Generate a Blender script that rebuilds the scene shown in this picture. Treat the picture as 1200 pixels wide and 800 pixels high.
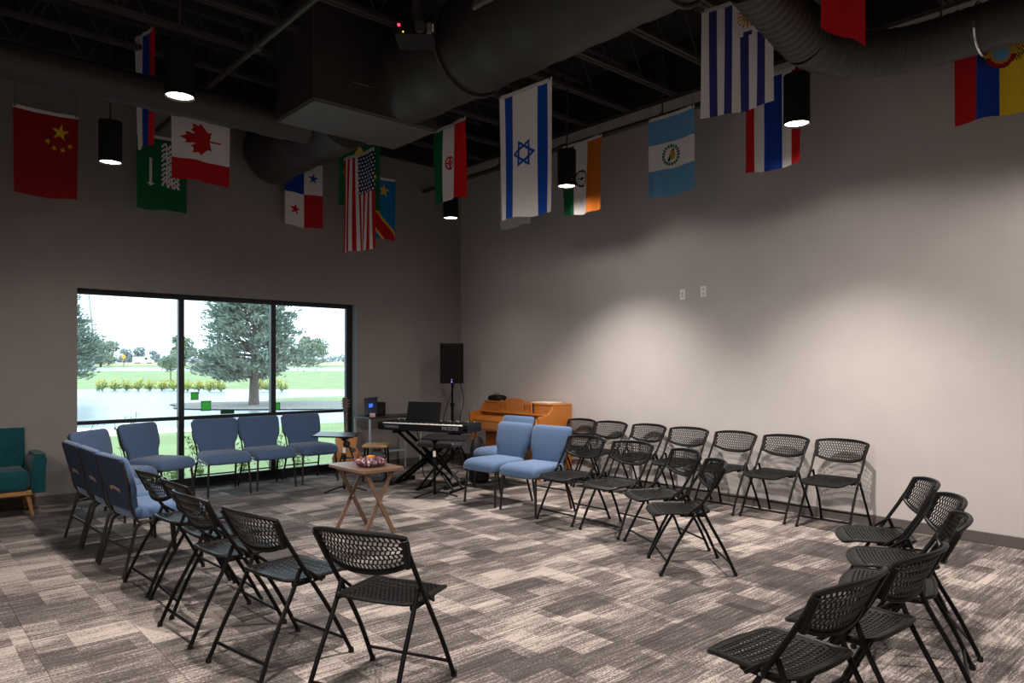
import bpy, bmesh, math, random
from mathutils import Vector, Matrix
for o in list(bpy.data.objects): bpy.data.objects.remove(o)
SC = bpy.context.scene
COL = SC.collection
random.seed(7)
PI = math.pi
R = math.radians

# ------------------------------------------------------------------ camera
CAM = Vector((-7.142, -9.269, 1.55))
FP = 835.5                                   # focal length in pixels of a 1200 x 800 frame
FW = Vector((.66552, .74638, 0)); RT = Vector((.74638, -.66552, 0))
cd = bpy.data.cameras.new('camera'); cam = bpy.data.objects.new('camera', cd); COL.objects.link(cam)
cd.sensor_width = 36; cd.lens = 36 * FP / 1200; cd.shift_y = 26 / 1200
cam.location = CAM; cam.rotation_euler = (PI / 2, 0, -math.atan2(FW.x, FW.y))
cd.clip_end = 2000
SC.camera = cam

# ------------------------------------------------------------------ sky, exposure
W = bpy.data.worlds.new('overcast_sky'); SC.world = W; W.use_nodes = True
bg = W.node_tree.nodes['Background']; bg.inputs[0].default_value = (.70, .87, 1.0, 1); bg.inputs[1].default_value = 3.6
SC.view_settings.view_transform = 'Standard'; SC.view_settings.look = 'None'
SC.view_settings.exposure = 0; SC.view_settings.gamma = 1; SC.view_settings.use_curve_mapping = False
LAMP_W = 450.0
LAMP_COL = (1.0, .905, .84)

# ------------------------------------------------------------------ materials
MATS = {}
def mat(name, col, rough=.6, metal=0, var=.0, scale=20, bump=0, spec=.5, emit=None, es=1, stretch=None, sheen=0):
    if name in MATS: return MATS[name]
    m = bpy.data.materials.new(name); m.use_nodes = True; MATS[name] = m
    nt = m.node_tree; b = nt.nodes['Principled BSDF']
    b.inputs['Base Color'].default_value = (*col, 1); b.inputs['Roughness'].default_value = rough
    b.inputs['Metallic'].default_value = metal; b.inputs['Specular IOR Level'].default_value = spec
    if sheen: b.inputs['Sheen Weight'].default_value = sheen
    if emit: b.inputs['Emission Color'].default_value = (*emit, 1); b.inputs['Emission Strength'].default_value = es
    if var or bump:
        tc = nt.nodes.new('ShaderNodeTexCoord'); nz = nt.nodes.new('ShaderNodeTexNoise')
        mp = nt.nodes.new('ShaderNodeMapping'); nt.links.new(tc.outputs['Object'], mp.inputs['Vector'])
        if stretch: mp.inputs['Scale'].default_value = stretch
        nt.links.new(mp.outputs['Vector'], nz.inputs['Vector'])
        nz.inputs['Scale'].default_value = scale; nz.inputs['Detail'].default_value = 5
    if var:
        cr = nt.nodes.new('ShaderNodeValToRGB')
        cr.color_ramp.elements[0].position = .3; cr.color_ramp.elements[1].position = .7
        cr.color_ramp.elements[0].color = (*[c * (1 - var) for c in col], 1)
        cr.color_ramp.elements[1].color = (*[min(1, c * (1 + var)) for c in col], 1)
        nt.links.new(nz.outputs['Fac'], cr.inputs['Fac']); nt.links.new(cr.outputs['Color'], b.inputs['Base Color'])
    if bump:
        bp = nt.nodes.new('ShaderNodeBump'); bp.inputs['Strength'].default_value = bump; bp.inputs['Distance'].default_value = .01
        nt.links.new(nz.outputs['Fac'], bp.inputs['Height']); nt.links.new(bp.outputs['Normal'], b.inputs['Normal'])
    return m

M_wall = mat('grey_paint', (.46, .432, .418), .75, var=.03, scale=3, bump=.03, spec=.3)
M_ceil = mat('black_ceiling_paint', (.012, .011, .011), .8)
M_joist = mat('black_steel_paint', (.045, .042, .043), .6, var=.15)
M_duct = mat('black_duct_paint', (.034, .031, .030), .55, var=.12, scale=6)
M_pipe = mat('black_pipe_paint', (.035, .032, .032), .5)
M_base = mat('taupe_vinyl_base', (.085, .072, .066), .6, var=.05)
M_frame = mat('dark_bronze_window_metal', (.018, .02, .023), .4, metal=.3)
M_jamb = mat('slate_grey_jamb', (.36, .43, .47), .5)
M_plas = mat('black_plastic', (.006, .0056, .0056), .42, var=.1, scale=60, bump=.05, spec=.17)
M_tube = mat('black_steel_tube', (.004, .0038, .0038), .42, spec=.14)
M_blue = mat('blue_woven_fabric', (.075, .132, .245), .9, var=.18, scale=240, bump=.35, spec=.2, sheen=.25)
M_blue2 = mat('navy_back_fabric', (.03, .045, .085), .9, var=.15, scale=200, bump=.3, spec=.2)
M_bronze = mat('bronze_tube', (.03, .025, .022), .4, metal=.5)
M_tan = mat('tan_plastic', (.30, .22, .17), .5)
M_walnut = mat('brown_tray_wood', (.17, .098, .062), .42, var=.22, scale=5, stretch=(14, 1.2, 14))
M_oak = mat('orange_brown_piano_wood', (.40, .135, .022), .33, var=.14, scale=5, stretch=(16, 1, 16))
M_oakd = mat('dark_gap_backing', (.02, .015, .012), .9)  # dark filler for joints; also stands for shade behind the spindles
M_teal = mat('teal_velvet', (.003, .052, .062), .8, var=.2, scale=30, sheen=.12, spec=.15)
M_gold = mat('warm_wood_leg', (.30, .15, .05), .4, var=.25, scale=6, stretch=(1, 1, 8))
M_white = mat('white_plastic', (.82, .79, .76), .4)
M_black = mat('matt_black', (.007, .0066, .0066), .6, spec=.2)
M_blackg = mat('satin_black', (.010, .010, .011), .35, spec=.3)
M_chrome = mat('chrome', (.75, .75, .75), .2, metal=1)
M_grey = mat('grey_canvas', (.12, .125, .14), .9, var=.15, scale=80, bump=.2)
M_guitar = mat('amber_spruce', (.56, .22, .045), .3, var=.12, scale=4, stretch=(12, 12, 1))
M_gneck = mat('dark_rosewood', (.06, .032, .02), .45, var=.2)
M_ivory = mat('white_key', (.8, .78, .74), .3)
M_lens = mat('lamp_lens', (1, 1, 1), .5, emit=(1, .88, .74), es=22)
M_red_led = mat('red_led', (.8, 0, .02), .4, emit=(1, .02, .05), es=6)
M_blue_led = mat('blue_led', (.1, .1, .9), .4, emit=(.1, .2, 1), es=4)
M_amber_led = mat('amber_led', (.8, .5, .1), .4, emit=(1, .6, .1), es=1.5)
M_screen = mat('tablet_screen', (.01, .012, .02), .2, emit=(.02, .03, .07), es=.2)
M_icon = mat('tablet_blue_icon', (.05, .1, .6), .3, emit=(.06, .16, .9), es=.9)

def carpet_material():
    m = bpy.data.materials.new('streaked_carpet_tile'); m.use_nodes = True; nt = m.node_tree; N = nt.nodes; L = nt.links
    b = N['Principled BSDF']; b.inputs['Roughness'].default_value = .95; b.inputs['Specular IOR Level'].default_value = .15
    geo = N.new('ShaderNodeNewGeometry'); oi = N.new('ShaderNodeObjectInfo')
    def noise(scale, stretch, detail=4, rough=.6):
        mp = N.new('ShaderNodeMapping'); mp.inputs['Scale'].default_value = stretch; L.new(geo.outputs['Position'], mp.inputs['Vector'])
        nz = N.new('ShaderNodeTexNoise'); nz.inputs['Scale'].default_value = scale; nz.inputs['Detail'].default_value = detail
        nz.inputs['Roughness'].default_value = rough; L.new(mp.outputs['Vector'], nz.inputs['Vector']); return nz.outputs['Fac']
    def math_(op, a, c):
        n = N.new('ShaderNodeMath'); n.operation = op
        for i, v in enumerate((a, c)):
            if isinstance(v, (int, float)): n.inputs[i].default_value = v
            else: L.new(v, n.inputs[i])
        return n.outputs[0]
    streak = noise(1, (3.0, 58, 1), 6, .75); fuzz = noise(120, (.6, 1, 1), 3, .7); broad = noise(1, (2.2, 5.5, 1), 2)
    # printed blocks inside the tiles: random tone on a lattice of 25 cm x 12.5 cm cells with uneven starts
    def cells(sx, sy, off):
        mp = N.new('ShaderNodeMapping'); mp.inputs['Scale'].default_value = (sx, sy, 0); mp.inputs['Location'].default_value = (off, off * .37, 0)
        L.new(geo.outputs['Position'], mp.inputs['Vector'])
        fl = N.new('ShaderNodeVectorMath'); fl.operation = 'FLOOR'; L.new(mp.outputs['Vector'], fl.inputs[0])
        wn = N.new('ShaderNodeTexWhiteNoise'); wn.noise_dimensions = '3D'; L.new(fl.outputs[0], wn.inputs['Vector']); return wn.outputs['Value']
    c1 = cells(2.0, 4.0, .0); c2 = cells(4.0, 6.0, .31)
    v = math_('MULTIPLY', streak, 1.45)
    v = math_('ADD', v, math_('MULTIPLY', c1, .27))
    v = math_('ADD', v, math_('MULTIPLY', c2, .27))
    v = math_('ADD', v, math_('MULTIPLY', oi.outputs['Random'], .22))
    v = math_('ADD', v, math_('MULTIPLY', broad, .45))
    v = math_('ADD', v, math_('MULTIPLY', fuzz, 1.25))
    cr = N.new('ShaderNodeValToRGB'); e = cr.color_ramp.elements
    cr.color_ramp.interpolation = 'LINEAR'
    v = math_('MULTIPLY', v, .45)
    e[0].position = .74; e[0].color = (.036, .031, .0305, 1); e[1].position = 1.07; e[1].color = (.37, .322, .29, 1)
    n = e.new(.90); n.color = (.108, .092, .087, 1)
    L.new(v, cr.inputs['Fac']); L.new(cr.outputs['Color'], b.inputs['Base Color'])
    bp = N.new('ShaderNodeBump'); bp.inputs['Strength'].default_value = .5; bp.inputs['Distance'].default_value = .004
    L.new(fuzz, bp.inputs['Height']); L.new(bp.outputs['Normal'], b.inputs['Normal'])
    return m
M_carpet = carpet_material()

def glass_material():
    m = bpy.data.materials.new('window_glass'); m.use_nodes = True; nt = m.node_tree; N = nt.nodes; L = nt.links
    for n in list(N):
        if n.type != 'OUTPUT_MATERIAL': N.remove(n)
    out = [n for n in N if n.type == 'OUTPUT_MATERIAL'][0]
    t = N.new('ShaderNodeBsdfTransparent'); t.inputs[0].default_value = (.93, .97, .97, 1)
    g = N.new('ShaderNodeBsdfGlossy'); g.inputs['Roughness'].default_value = .02
    f = N.new('ShaderNodeFresnel'); f.inputs['IOR'].default_value = 1.45; mx = N.new('ShaderNodeMixShader')
    L.new(f.outputs[0], mx.inputs[0]); L.new(t.outputs[0], mx.inputs[1]); L.new(g.outputs[0], mx.inputs[2]); L.new(mx.outputs[0], out.inputs[0])
    return m
M_glass = glass_material()

# ------------------------------------------------------------------ mesh building
class MB:
    def __init__(s): s.v = []; s.f = []; s.m = []
    def add(s, vs, fs, mi=0):
        o = len(s.v); s.v += [tuple(v) for v in vs]; s.f += [tuple(i + o for i in f) for f in fs]; s.m += [mi] * len(fs); return s
    def box(s, a, b, mi=0, T=None):
        (x0, y0, z0), (x1, y1, z1) = a, b
        vs = [Vector(p) for p in ((x0,y0,z0),(x1,y0,z0),(x1,y1,z0),(x0,y1,z0),(x0,y0,z1),(x1,y0,z1),(x1,y1,z1),(x0,y1,z1))]
        if T is not None: vs = [T @ p for p in vs]
        return s.add(vs, [(3,2,1,0),(4,5,6,7),(0,1,5,4),(1,2,6,5),(2,3,7,6),(3,0,4,7)], mi)
    def rbox(s, a, b, r, seg=2, mi=0, T=None):
        bm = bmesh.new(); bmesh.ops.create_cube(bm, size=1)
        c = [(a[i] + b[i]) / 2 for i in range(3)]; d = [abs(b[i] - a[i]) for i in range(3)]
        for v in bm.verts: v.co = Vector([c[i] + v.co[i] * d[i] for i in range(3)])
        bmesh.ops.bevel(bm, geom=bm.edges[:] + bm.verts[:], offset=min(r, min(d) * .49), segments=seg, affect='EDGES', profile=.5)
        bm.verts.index_update()
        vs = [(T @ v.co if T is not None else v.co.copy()) for v in bm.verts]; fs = [[v.index for v in f.verts] for f in bm.faces]
        bm.free(); return s.add(vs, fs, mi)
    def tube(s, path, r, n=8, mi=0, caps=True, closed=False):
        P = [Vector(p) for p in path]; k = len(P); rr = r if isinstance(r, (list, tuple)) else [r] * k
        vs = []; ref = None
        for i, p in enumerate(P):
            if closed: t = P[(i + 1) % k] - P[i - 1]
            else: t = (P[min(i + 1, k - 1)] - P[max(i - 1, 0)])
            t = t.normalized() if t.length > 1e-9 else Vector((0, 0, 1))
            if ref is None:
                ref = Vector((0, 0, 1)) if abs(t.z) < .9 else Vector((1, 0, 0))
            x = (ref - t * ref.dot(t)).normalized(); y = t.cross(x); ref = x
            for j in range(n):
                a = 2 * PI * j / n; vs.append(p + (x * math.cos(a) + y * math.sin(a)) * rr[i])
        fs = []
        for i in range(k if closed else k - 1):
            A = i * n; B = ((i + 1) % k) * n
            for j in range(n): fs.append((A + j, A + (j + 1) % n, B + (j + 1) % n, B + j))
        if caps and not closed:
            fs.append(tuple(range(n))[::-1]); fs.append(tuple((k - 1) * n + j for j in range(n)))
        return s.add(vs, fs, mi)
    def lathe(s, prof, n=20, c=(0, 0, 0), mi=0, caps=True, T=None):
        vs = []
        for (r, z) in prof:
            for j in range(n):
                a = 2 * PI * j / n; p = Vector((c[0] + r * math.cos(a), c[1] + r * math.sin(a), c[2] + z))
                vs.append(T @ p if T is not None else p)
        fs = [(i * n + j, i * n + (j + 1) % n, (i + 1) * n + (j + 1) % n, (i + 1) * n + j) for i in range(len(prof) - 1) for j in range(n)]
        if caps: fs += [tuple(range(n))[::-1], tuple((len(prof) - 1) * n + j for j in range(n))]
        return s.add(vs, fs, mi)
    def prism(s, poly, h0, h1, axis='z', mi=0, T=None):
        def P(a, b, h): return Vector({'z': (a, b, h), 'y': (a, h, b), 'x': (h, a, b)}[axis])
        n = len(poly); vs = [P(a, b, h0) for a, b in poly] + [P(a, b, h1) for a, b in poly]
        if T is not None: vs = [T @ v for v in vs]
        fs = [tuple(range(n))[::-1], tuple(range(n, 2 * n))] + [(i, (i + 1) % n, n + (i + 1) % n, n + i) for i in range(n)]
        return s.add(vs, fs, mi)
    def loft(s, rings, caps=True, mi=0):
        n = len(rings[0]); vs = [p for r in rings for p in r]
        fs = [(i * n + j, i * n + (j + 1) % n, (i + 1) * n + (j + 1) % n, (i + 1) * n + j) for i in range(len(rings) - 1) for j in range(n)]
        if caps: fs += [tuple(range(n))[::-1], tuple((len(rings) - 1) * n + j for j in range(n))]
        return s.add(vs, fs, mi)
    def mesh(s, name, mats, smooth=False):
        me = bpy.data.meshes.new(name); me.from_pydata(s.v, [], s.f); 
        for m in (mats if isinstance(mats, (list, tuple)) else [mats]): me.materials.append(m)
        me.polygons.foreach_set('material_index', s.m)
        bm = bmesh.new(); bm.from_mesh(me); bmesh.ops.recalc_face_normals(bm, faces=bm.faces); bm.to_mesh(me); bm.free()
        if smooth:
            me.polygons.foreach_set('use_smooth', [True] * len(me.polygons))
            try: me.set_sharp_from_angle(angle=R(38))
            except Exception: pass
        me.update(); return me
    def obj(s, name, mats, parent=None, smooth=False, loc=None):
        o = bpy.data.objects.new(name, s.mesh(name, mats, smooth)); COL.objects.link(o)
        if parent: o.parent = parent
        if loc: o.location = loc
        return o
def B(a, b): return MB().box(a, b)
def tag(o, label, cat, group=None, kind=None):
    if label: o['label'] = label
    if cat: o['category'] = cat
    if group: o['group'] = group
    if kind: o['kind'] = kind
    return o
def empty(name, loc=(0, 0, 0), rz=0, label=None, cat=None, group=None):
    o = bpy.data.objects.new(name, None); COL.objects.link(o); o.location = loc; o.rotation_euler = (0, 0, rz); o.empty_display_size = .1
    return tag(o, label, cat, group)
def struct(o): o['kind'] = 'structure'; return o
def copy_tree(o, parent=None):
    c = o.copy(); COL.objects.link(c); c.parent = parent
    for ch in [x for x in o.children]: copy_tree(ch, c)
    return c
def smooth_path(pts, n=6):
    P = [Vector(p) for p in pts]; out = []
    for i in range(len(P) - 1):
        p0, p1, p2, p3 = P[max(i - 1, 0)], P[i], P[i + 1], P[min(i + 2, len(P) - 1)]
        for k in range(n):
            t = k / n
            out.append(.5 * ((2 * p1) + (p2 - p0) * t + (2 * p0 - 5 * p1 + 4 * p2 - p3) * t * t + (3 * p1 - p0 - 3 * p2 + p3) * t ** 3))
    return out + [P[-1]]
def text_mesh(body, size, material, parent, M, name='lettering', extrude=.0008):
    c = bpy.data.curves.new(name, 'FONT'); c.body = body; c.size = size; c.extrude = extrude; c.align_x = 'LEFT'; c.resolution_u = 2
    t = bpy.data.objects.new(name, c); COL.objects.link(t)
    dg = bpy.context.evaluated_depsgraph_get(); me = bpy.data.meshes.new_from_object(t.evaluated_get(dg))
    bpy.data.objects.remove(t); me.materials.clear(); me.materials.append(material)
    o = bpy.data.objects.new(name, me); COL.objects.link(o); o.parent = parent; o.matrix_local = M
    return o

# ------------------------------------------------------------------ room shell
X0, Y0, ZC = -11.0, -13.5, 5.35
fl = struct(B((X0, Y0, -.15), (.0, .0, -.007)).obj('floor', M_oakd))
tile_me = B((.0012, .0012, -.007), (.4988, .4988, 0)).mesh('carpet_tile', M_carpet)
rest = MB()
for i in range(22):
    for j in range(27):
        x = -.5 * (i + 1); y = -.5 * (j + 1)
        d = (x + .25 - CAM.x) * FW.x + (y + .25 - CAM.y) * FW.y; l = (x + .25 - CAM.x) * RT.x + (y + .25 - CAM.y) * RT.y
        if d > 2.4 and abs(l) < .72 * d + .8 and i < 15 and j < 19:
            o = bpy.data.objects.new('carpet_tile', tile_me); COL.objects.link(o); o.parent = fl; o.location = (x, y, 0)
        else: rest.box((x + .0012, y + .0012, -.007), (x + .4988, y + .4988, 0))
ro = rest.obj('carpet_tile_field', M_carpet, fl); ro['kind'] = 'stuff'

WX0, WX1, WZ = -5.45, -1.91, 2.41
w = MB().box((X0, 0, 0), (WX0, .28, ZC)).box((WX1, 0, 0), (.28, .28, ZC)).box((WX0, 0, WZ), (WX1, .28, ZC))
M_wall2 = mat('darker_grey_wall', (.235, .217, .208), .75, var=.03, scale=3, bump=.03, spec=.3)  # window wall set darker than the other walls
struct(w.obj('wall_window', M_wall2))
struct(B((0, Y0, 0), (.28, 0, ZC)).obj('wall_right', M_wall))
struct(B((X0 - .28, Y0, 0), (X0, .28, ZC)).obj('wall_left', M_wall))
struct(B((X0 - .28, Y0 - .28, 0), (.28, Y0, ZC)).obj('wall_back', M_wall))
ce = struct(B((X0, Y0, ZC - .02), (0, 0, ZC + .15)).obj('ceiling', M_ceil))
def bb(name, a, b): struct(MB().rbox(a, b, .004, 1).obj(name, M_base))
bb('baseboard_right', (-.014, Y0, 0), (0, -.014, .1))
bb('baseboard_window', (WX1, -.014, 0), (0, 0, .1)); bb('baseboard_front', (X0, -.014, 0), (WX0, 0, .1))
bb('baseboard_left', (X0, Y0, 0), (X0 + .014, 0, .1)); bb('baseboard_back', (X0, Y0, 0), (0, Y0 + .014, .1))
# black beams that close the walls against the deck, and open-web joists running along x
struct(B((-.10, Y0, 4.72), (0, 0, ZC - .02)).obj('trim_1', M_ceil)); struct(B((X0, -.10, 4.66), (-.1, 0, ZC - .02)).obj('trim_2', M_ceil))
jm = MB().box((X0, -.045, 4.72), (-.1, -.008, 4.76)).box((X0, .008, 4.72), (-.1, .045, 4.76)).box((X0, -.045, 5.27), (-.1, .045, 5.33))
k = 0; x = X0 + .1
while x < -.75:
    jm.tube([(x, 0, 4.75), (x + .3, 0, 5.28)], .011, 5); jm.tube([(x + .3, 0, 5.28), (x + .6, 0, 4.75)], .011, 5); x += .6
jme = jm.mesh('joist', M_joist)
for k in range(18):
    o = bpy.data.objects.new('joist', jme); COL.objects.link(o); o.parent = ce; o.location = (0, -.66 - .72 * k, 0)

# window
win = empty('window_1', (0, 0, 0)); struct(win)
fy0, fy1 = .13, .19
def wpart(name, a, b, m=M_frame): return MB().rbox(a, b, .004, 1).obj(name, m, win)
wpart('window_frame', (WX0, fy0, WZ - .06), (WX1, fy1, WZ)); wpart('window_frame', (WX0, fy0, 0), (WX1, fy1, .11))
wpart('window_frame', (WX0, fy0, .11), (WX0 + .025, fy1, WZ - .06)); wpart('window_frame', (WX1 - .1, fy0, .11), (WX1, fy1, WZ - .06))
MX = [WX0 + .025, -4.30, -3.115, WX1 - .1]
for x in MX[1:3]: wpart('mullion', (x - .034, fy0 - .02, .11), (x + .034, fy1, WZ - .06))
for i in range(3):
    a = MX[i] + (.034 if i else 0); b = MX[i + 1] - (.034 if i < 2 else 0)
    wpart('transom', (a, fy0, .845), (b, fy1, .89))
    for (z0, z1) in ((.11, .845), (.89, WZ - .06)):
        B((a, .156, z0), (b, .162, z1)).obj('window_pane', M_glass, win)
wpart('jamb', (WX1 - .004, 0.002, 0), (WX1 - .0005, fy0, WZ), M_jamb)
struct(MB().rbox((WX0, -.004, -.004), (WX1, .30, .012), .002, 1).obj('trim_3', M_frame))
# green squares and a dark bar set on the inside of the glass
M_gsq = mat('green_translucent', (.16, .62, .16), .5, emit=(.1, .5, .1), es=.0); M_gsqe = mat('dark_green_translucent', (.03, .12, .08), .5)
def backlit(m, c):
    nt = m.node_tree; out = [q for q in nt.nodes if q.type == 'OUTPUT_MATERIAL'][0]; tr = nt.nodes.new('ShaderNodeBsdfTranslucent'); tr.inputs[0].default_value = (*c, 1)
    mx = nt.nodes.new('ShaderNodeMixShader'); mx.inputs[0].default_value = .6; nt.links.new(nt.nodes['Principled BSDF'].outputs[0], mx.inputs[1]); nt.links.new(tr.outputs[0], mx.inputs[2]); nt.links.new(mx.outputs[0], out.inputs[0])
backlit(M_gsq, (.16, .7, .2)); backlit(M_gsqe, (.03, .2, .12))
def square(x, z, w_, label):
    o = MB().rbox((x - w_, .1530, z - w_), (x + w_, .1545, z + w_), .0005, 1).obj('window_square', M_gsq); tag(o, label, 'square', 'green squares on the window glass')
    MB().tube([(x - w_, .152, z - w_), (x + w_, .152, z - w_), (x + w_, .152, z + w_), (x - w_, .152, z + w_)], .007, 6, closed=True).obj('square_border', M_gsqe, o)
square(-4.13, 1.14, .045, 'small green window sticker in middle pane, the upper of the two')
square(-3.99, 1.01, .06, 'green window sticker in middle pane, lower and larger of the two')
square(-3.06, .965, .05, 'green window sticker in the right pane beside the mullion')
tag(MB().rbox((-3.81, .146, .895), (-3.63, .1555, .945), .005, 1).obj('dark_glass_bar', M_gsqe), 'small dark green bar low on middle window pane above transom', 'glass_bar')

# ------------------------------------------------------------------ outdoors
ORD = 'first second third fourth fifth sixth seventh eighth ninth tenth eleventh twelfth thirteenth fourteenth fifteenth'.split()
GZ = -.15
def cp(d, l, z): p = CAM + FW * d + RT * l; return Vector((p.x, p.y, z))
M_grass = mat('wet_lawn_grass', (.235, .285, .115), .9, var=.18, scale=.6)
M_asph = mat('wet_asphalt', (.27, .275, .28), .3, var=.12, scale=.25, stretch=(1, 1, 1), spec=.12)
M_road = mat('pale_road', (.36, .37, .375), .4, spec=.2); M_field = mat('ripe_field', (.40, .28, .17), .95, var=.12, scale=.05)
M_mulch = mat('gravel_mulch', (.23, .21, .19), .95, var=.35, scale=9); M_walk = mat('concrete_walk', (.40, .39, .38), .6)
def strip(name, d0, z0, d1, z1, m, l0=-1.1, l1=.25, kind='structure', cat=None, label=None):
    a = 20 + d0 * .02
    o = MB().add([cp(d0, l0 * d0 - 12, z0), cp(d0, l1 * d0 + 12, z0), cp(d1, l1 * d1 + 12, z1), cp(d1, l0 * d1 - 12, z1)], [(0, 1, 2, 3)]).obj(name, m)
    o['kind'] = kind; return o
o = MB().add([(-40, .28, GZ), (60, .28, GZ), (60, 9.5, GZ), (-40, 9.5, GZ)], [(0, 1, 2, 3)]).obj('lawn_by_building', M_grass); o['kind'] = 'structure'
o = MB().add([(-40, 3.0, GZ + .01), (60, 3.0, GZ + .01), (60, 4.2, GZ + .01), (-40, 4.2, GZ + .01)], [(0, 1, 2, 3)]).obj('walkway', M_walk); o['kind'] = 'structure'
strip('parking_lot', 19.0, GZ - .01, 47, GZ - .01, M_asph)
strip('lawn', 47, GZ, 92, .62, M_grass)
strip('road', 92, .62, 110, .95, M_road)
strip('verge', 110, .95, 135, 1.25, M_grass)
strip('field', 135, 1.25, 420, 2.35, M_field)
# right-hand lawn with the mulch bed round the conifer
PT = Vector((4.6, 20.9, GZ))
def blob(c, ax, ay, rot, z, n=40, wob=.06):
    vs = []
    for i in range(n):
        a = 2 * PI * i / n; k = 1 + wob * math.sin(3 * a + 1) + wob * math.sin(5 * a)
        q = FW * (ay * k * math.sin(a)) + RT * (ax * k * math.cos(a)); vs.append((c[0] + q.x, c[1] + q.y, z))
    return vs
c2 = cp(32.5, -2.0, 0)
MB().add(blob(c2, 9.5, 6.2, 0, GZ + .015), [tuple(range(40))]).obj('island_lawn', M_grass)['kind'] = 'structure'
MB().add(blob(cp(29.2, -8.3, 0), 6.0, 3.0, 0, GZ + .03), [tuple(range(40))]).obj('mulch_bed', M_mulch)['kind'] = 'structure'
MB().add([cp(41, -9, GZ + .02), cp(41, 9, GZ + .02), cp(42.6, 9, GZ + .02), cp(42.6, -9, GZ + .02)], [(0, 1, 2, 3)]).obj('far_walkway', M_walk)['kind'] = 'structure'

M_needle = mat('blue_green_needles', (.21, .255, .20), .85, var=.35, scale=3); M_bark = mat('grey_brown_bark', (.14, .11, .095), .95, var=.3, scale=8)
M_leaf = mat('haze_paled_leaves', (.26, .29, .21), .85, var=.25, scale=1.5); M_leaf2 = mat('haze_tinted_leaves', (.36, .42, .42), .9, var=.15, scale=.3)  # tree colours paled, distance haze put into them
M_yel = mat('yellow_flowers', (.62, .50, .07), .8, var=.25, scale=6); M_stem = mat('shrub_green', (.24, .30, .11), .9, var=.3, scale=8)
def cards(mb, pts, s, aspect=1.6, mi=0, dirs=None):
    for i, p in enumerate(pts):
        a = Vector((random.gauss(0, 1), random.gauss(0, 1), random.gauss(0, 1))).normalized() if dirs is None else (dirs[i] + Vector((random.gauss(0, .45), random.gauss(0, .45), random.gauss(0, .45)))).normalized()
        b = a.cross(Vector((random.gauss(0, 1), random.gauss(0, 1), random.gauss(0, 1)))).normalized()
        k = s * random.uniform(.6, 1.3); A = a * k * aspect; Bv = b * k * .5
        mb.add([p - A, p + Bv, p + A, p - Bv], [(0, 1, 2, 3)], mi)
def conifer(base, h, rad, label, trunk_r=.22, n_br=150):
    t = empty('conifer_tree', base, 0, label, 'tree')
    MB().tube([(0, 0, 0), (.03, .02, h * .4), (0, 0, h)], [trunk_r, trunk_r * .45, .02], 10).obj('trunk', M_bark, t, True)
    mb = MB(); br = MB(); pts = []; dirs = []
    for i in range(n_br):
        z = h * (.16 + .84 * (i / n_br) ** .9); f = 1 - (z / h); L = rad * (.18 + .95 * min(1, f * 1.25) * random.uniform(.55, 1.05)) * (.75 if z < .22 * h else 1)
        a = random.uniform(0, 2 * PI); up = .12 + .35 * (z / h)
        d = Vector((math.cos(a), math.sin(a), up)); p0 = Vector((0, 0, z)); p1 = p0 + d * L; p1.z -= .10 * L * L
        br.tube([p0, (p0 + p1) / 2 + Vector((0, 0, .06 * L)), p1], [.03, .02, .008], 5)
        for q in range(int(40 + L * 42)):
            u = random.uniform(.25, 1) ** .8; c = p0.lerp(p1, u) + Vector((0, 0, .2 * L * u * (1 - u)))
            c += Vector((random.gauss(0, .16), random.gauss(0, .16), random.gauss(0, .11))) * (.5 + .5 * L / rad); pts.append(c); dirs.append(Vector((d.x, d.y, .5)))
    cards(mb, pts, .07, 1.6, 0, dirs)
    br.obj('branches', M_bark, t)['kind'] = 'stuff'; f = mb.obj('foliage', M_needle, t); f['kind'] = 'stuff'; return t
conifer(cp(29.0, -10.50, GZ), 6.6, 2.45, 'large blue-green conifer on a mulch bed outside the window', n_br=250)
conifer(cp(33.0, -21.2, GZ), 6.0, 2.3, 'blue-green conifer cut off by the left window jamb', n_br=150)
def leafy(base, h, rad, label, leaf=M_leaf, n=2600, trunk=.12, s=.14, low=.3, group=None, squash=1.0):
    t = empty('leafy_tree', base, 0, label, 'tree', group)
    tr = MB().tube([(0, 0, 0), (0, 0, h * .75)], [trunk, trunk * .4], 7)
    lobes = []
    for i in range(11):
        a = random.uniform(0, 2 * PI); z = random.uniform(low + .12, .86); rr = rad * (1.0 - abs((z - low) / (1 - low) - .42)) * .62
        c = Vector((rr * math.cos(a), rr * math.sin(a), z * h)); lobes.append((c, rad * random.uniform(.38, .55)))
        tr.tube([(0, 0, h * low), tuple(c * .9)], [trunk * .4, .02], 5)
    pts = []
    for i in range(n):
        c, q = random.choice(lobes); v = Vector((random.gauss(0, 1), random.gauss(0, 1), random.gauss(0, 1))).normalized() * q * random.uniform(.5, 1); v.z *= .8
        pts.append(c + v)
    tr.obj('trunk', M_bark, t, True); mb = MB(); cards(mb, pts, s, 1.0); mb.obj('foliage', leaf, t)['kind'] = 'stuff'; return t
def gz(d): return GZ if d < 47 else (GZ + (d - 47) / 45 * .77 if d < 92 else .62 + (d - 92) / 18 * .33 if d < 110 else .95 + (d - 110) / 25 * .3 if d < 135 else 1.25 + (d - 135) / 285 * 1.1)
def at(u, d): return cp(d, (u - 600) / FP * d, gz(d) - .02)
leafy(at(118, 118), 5.6, 3.3, 'broad round tree beyond the road left of the light pole', n=3200, s=.3, low=.12, trunk=.2)
leafy(at(200, 62), 2.75, 1.15, 'small young tree on the lawn left of the first mullion', n=1700, s=.1, low=.3, trunk=.05)
leafy(at(217, 125), 6.0, 2.6, 'hazy tree beyond the road just right of the first mullion', n=1800, s=.3, low=.2, trunk=.12)
leafy(at(367, 122), 5.2, 2.9, 'round-crowned tree on the verge in the right window pane', n=3000, s=.26, low=.3, trunk=.16)
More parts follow.
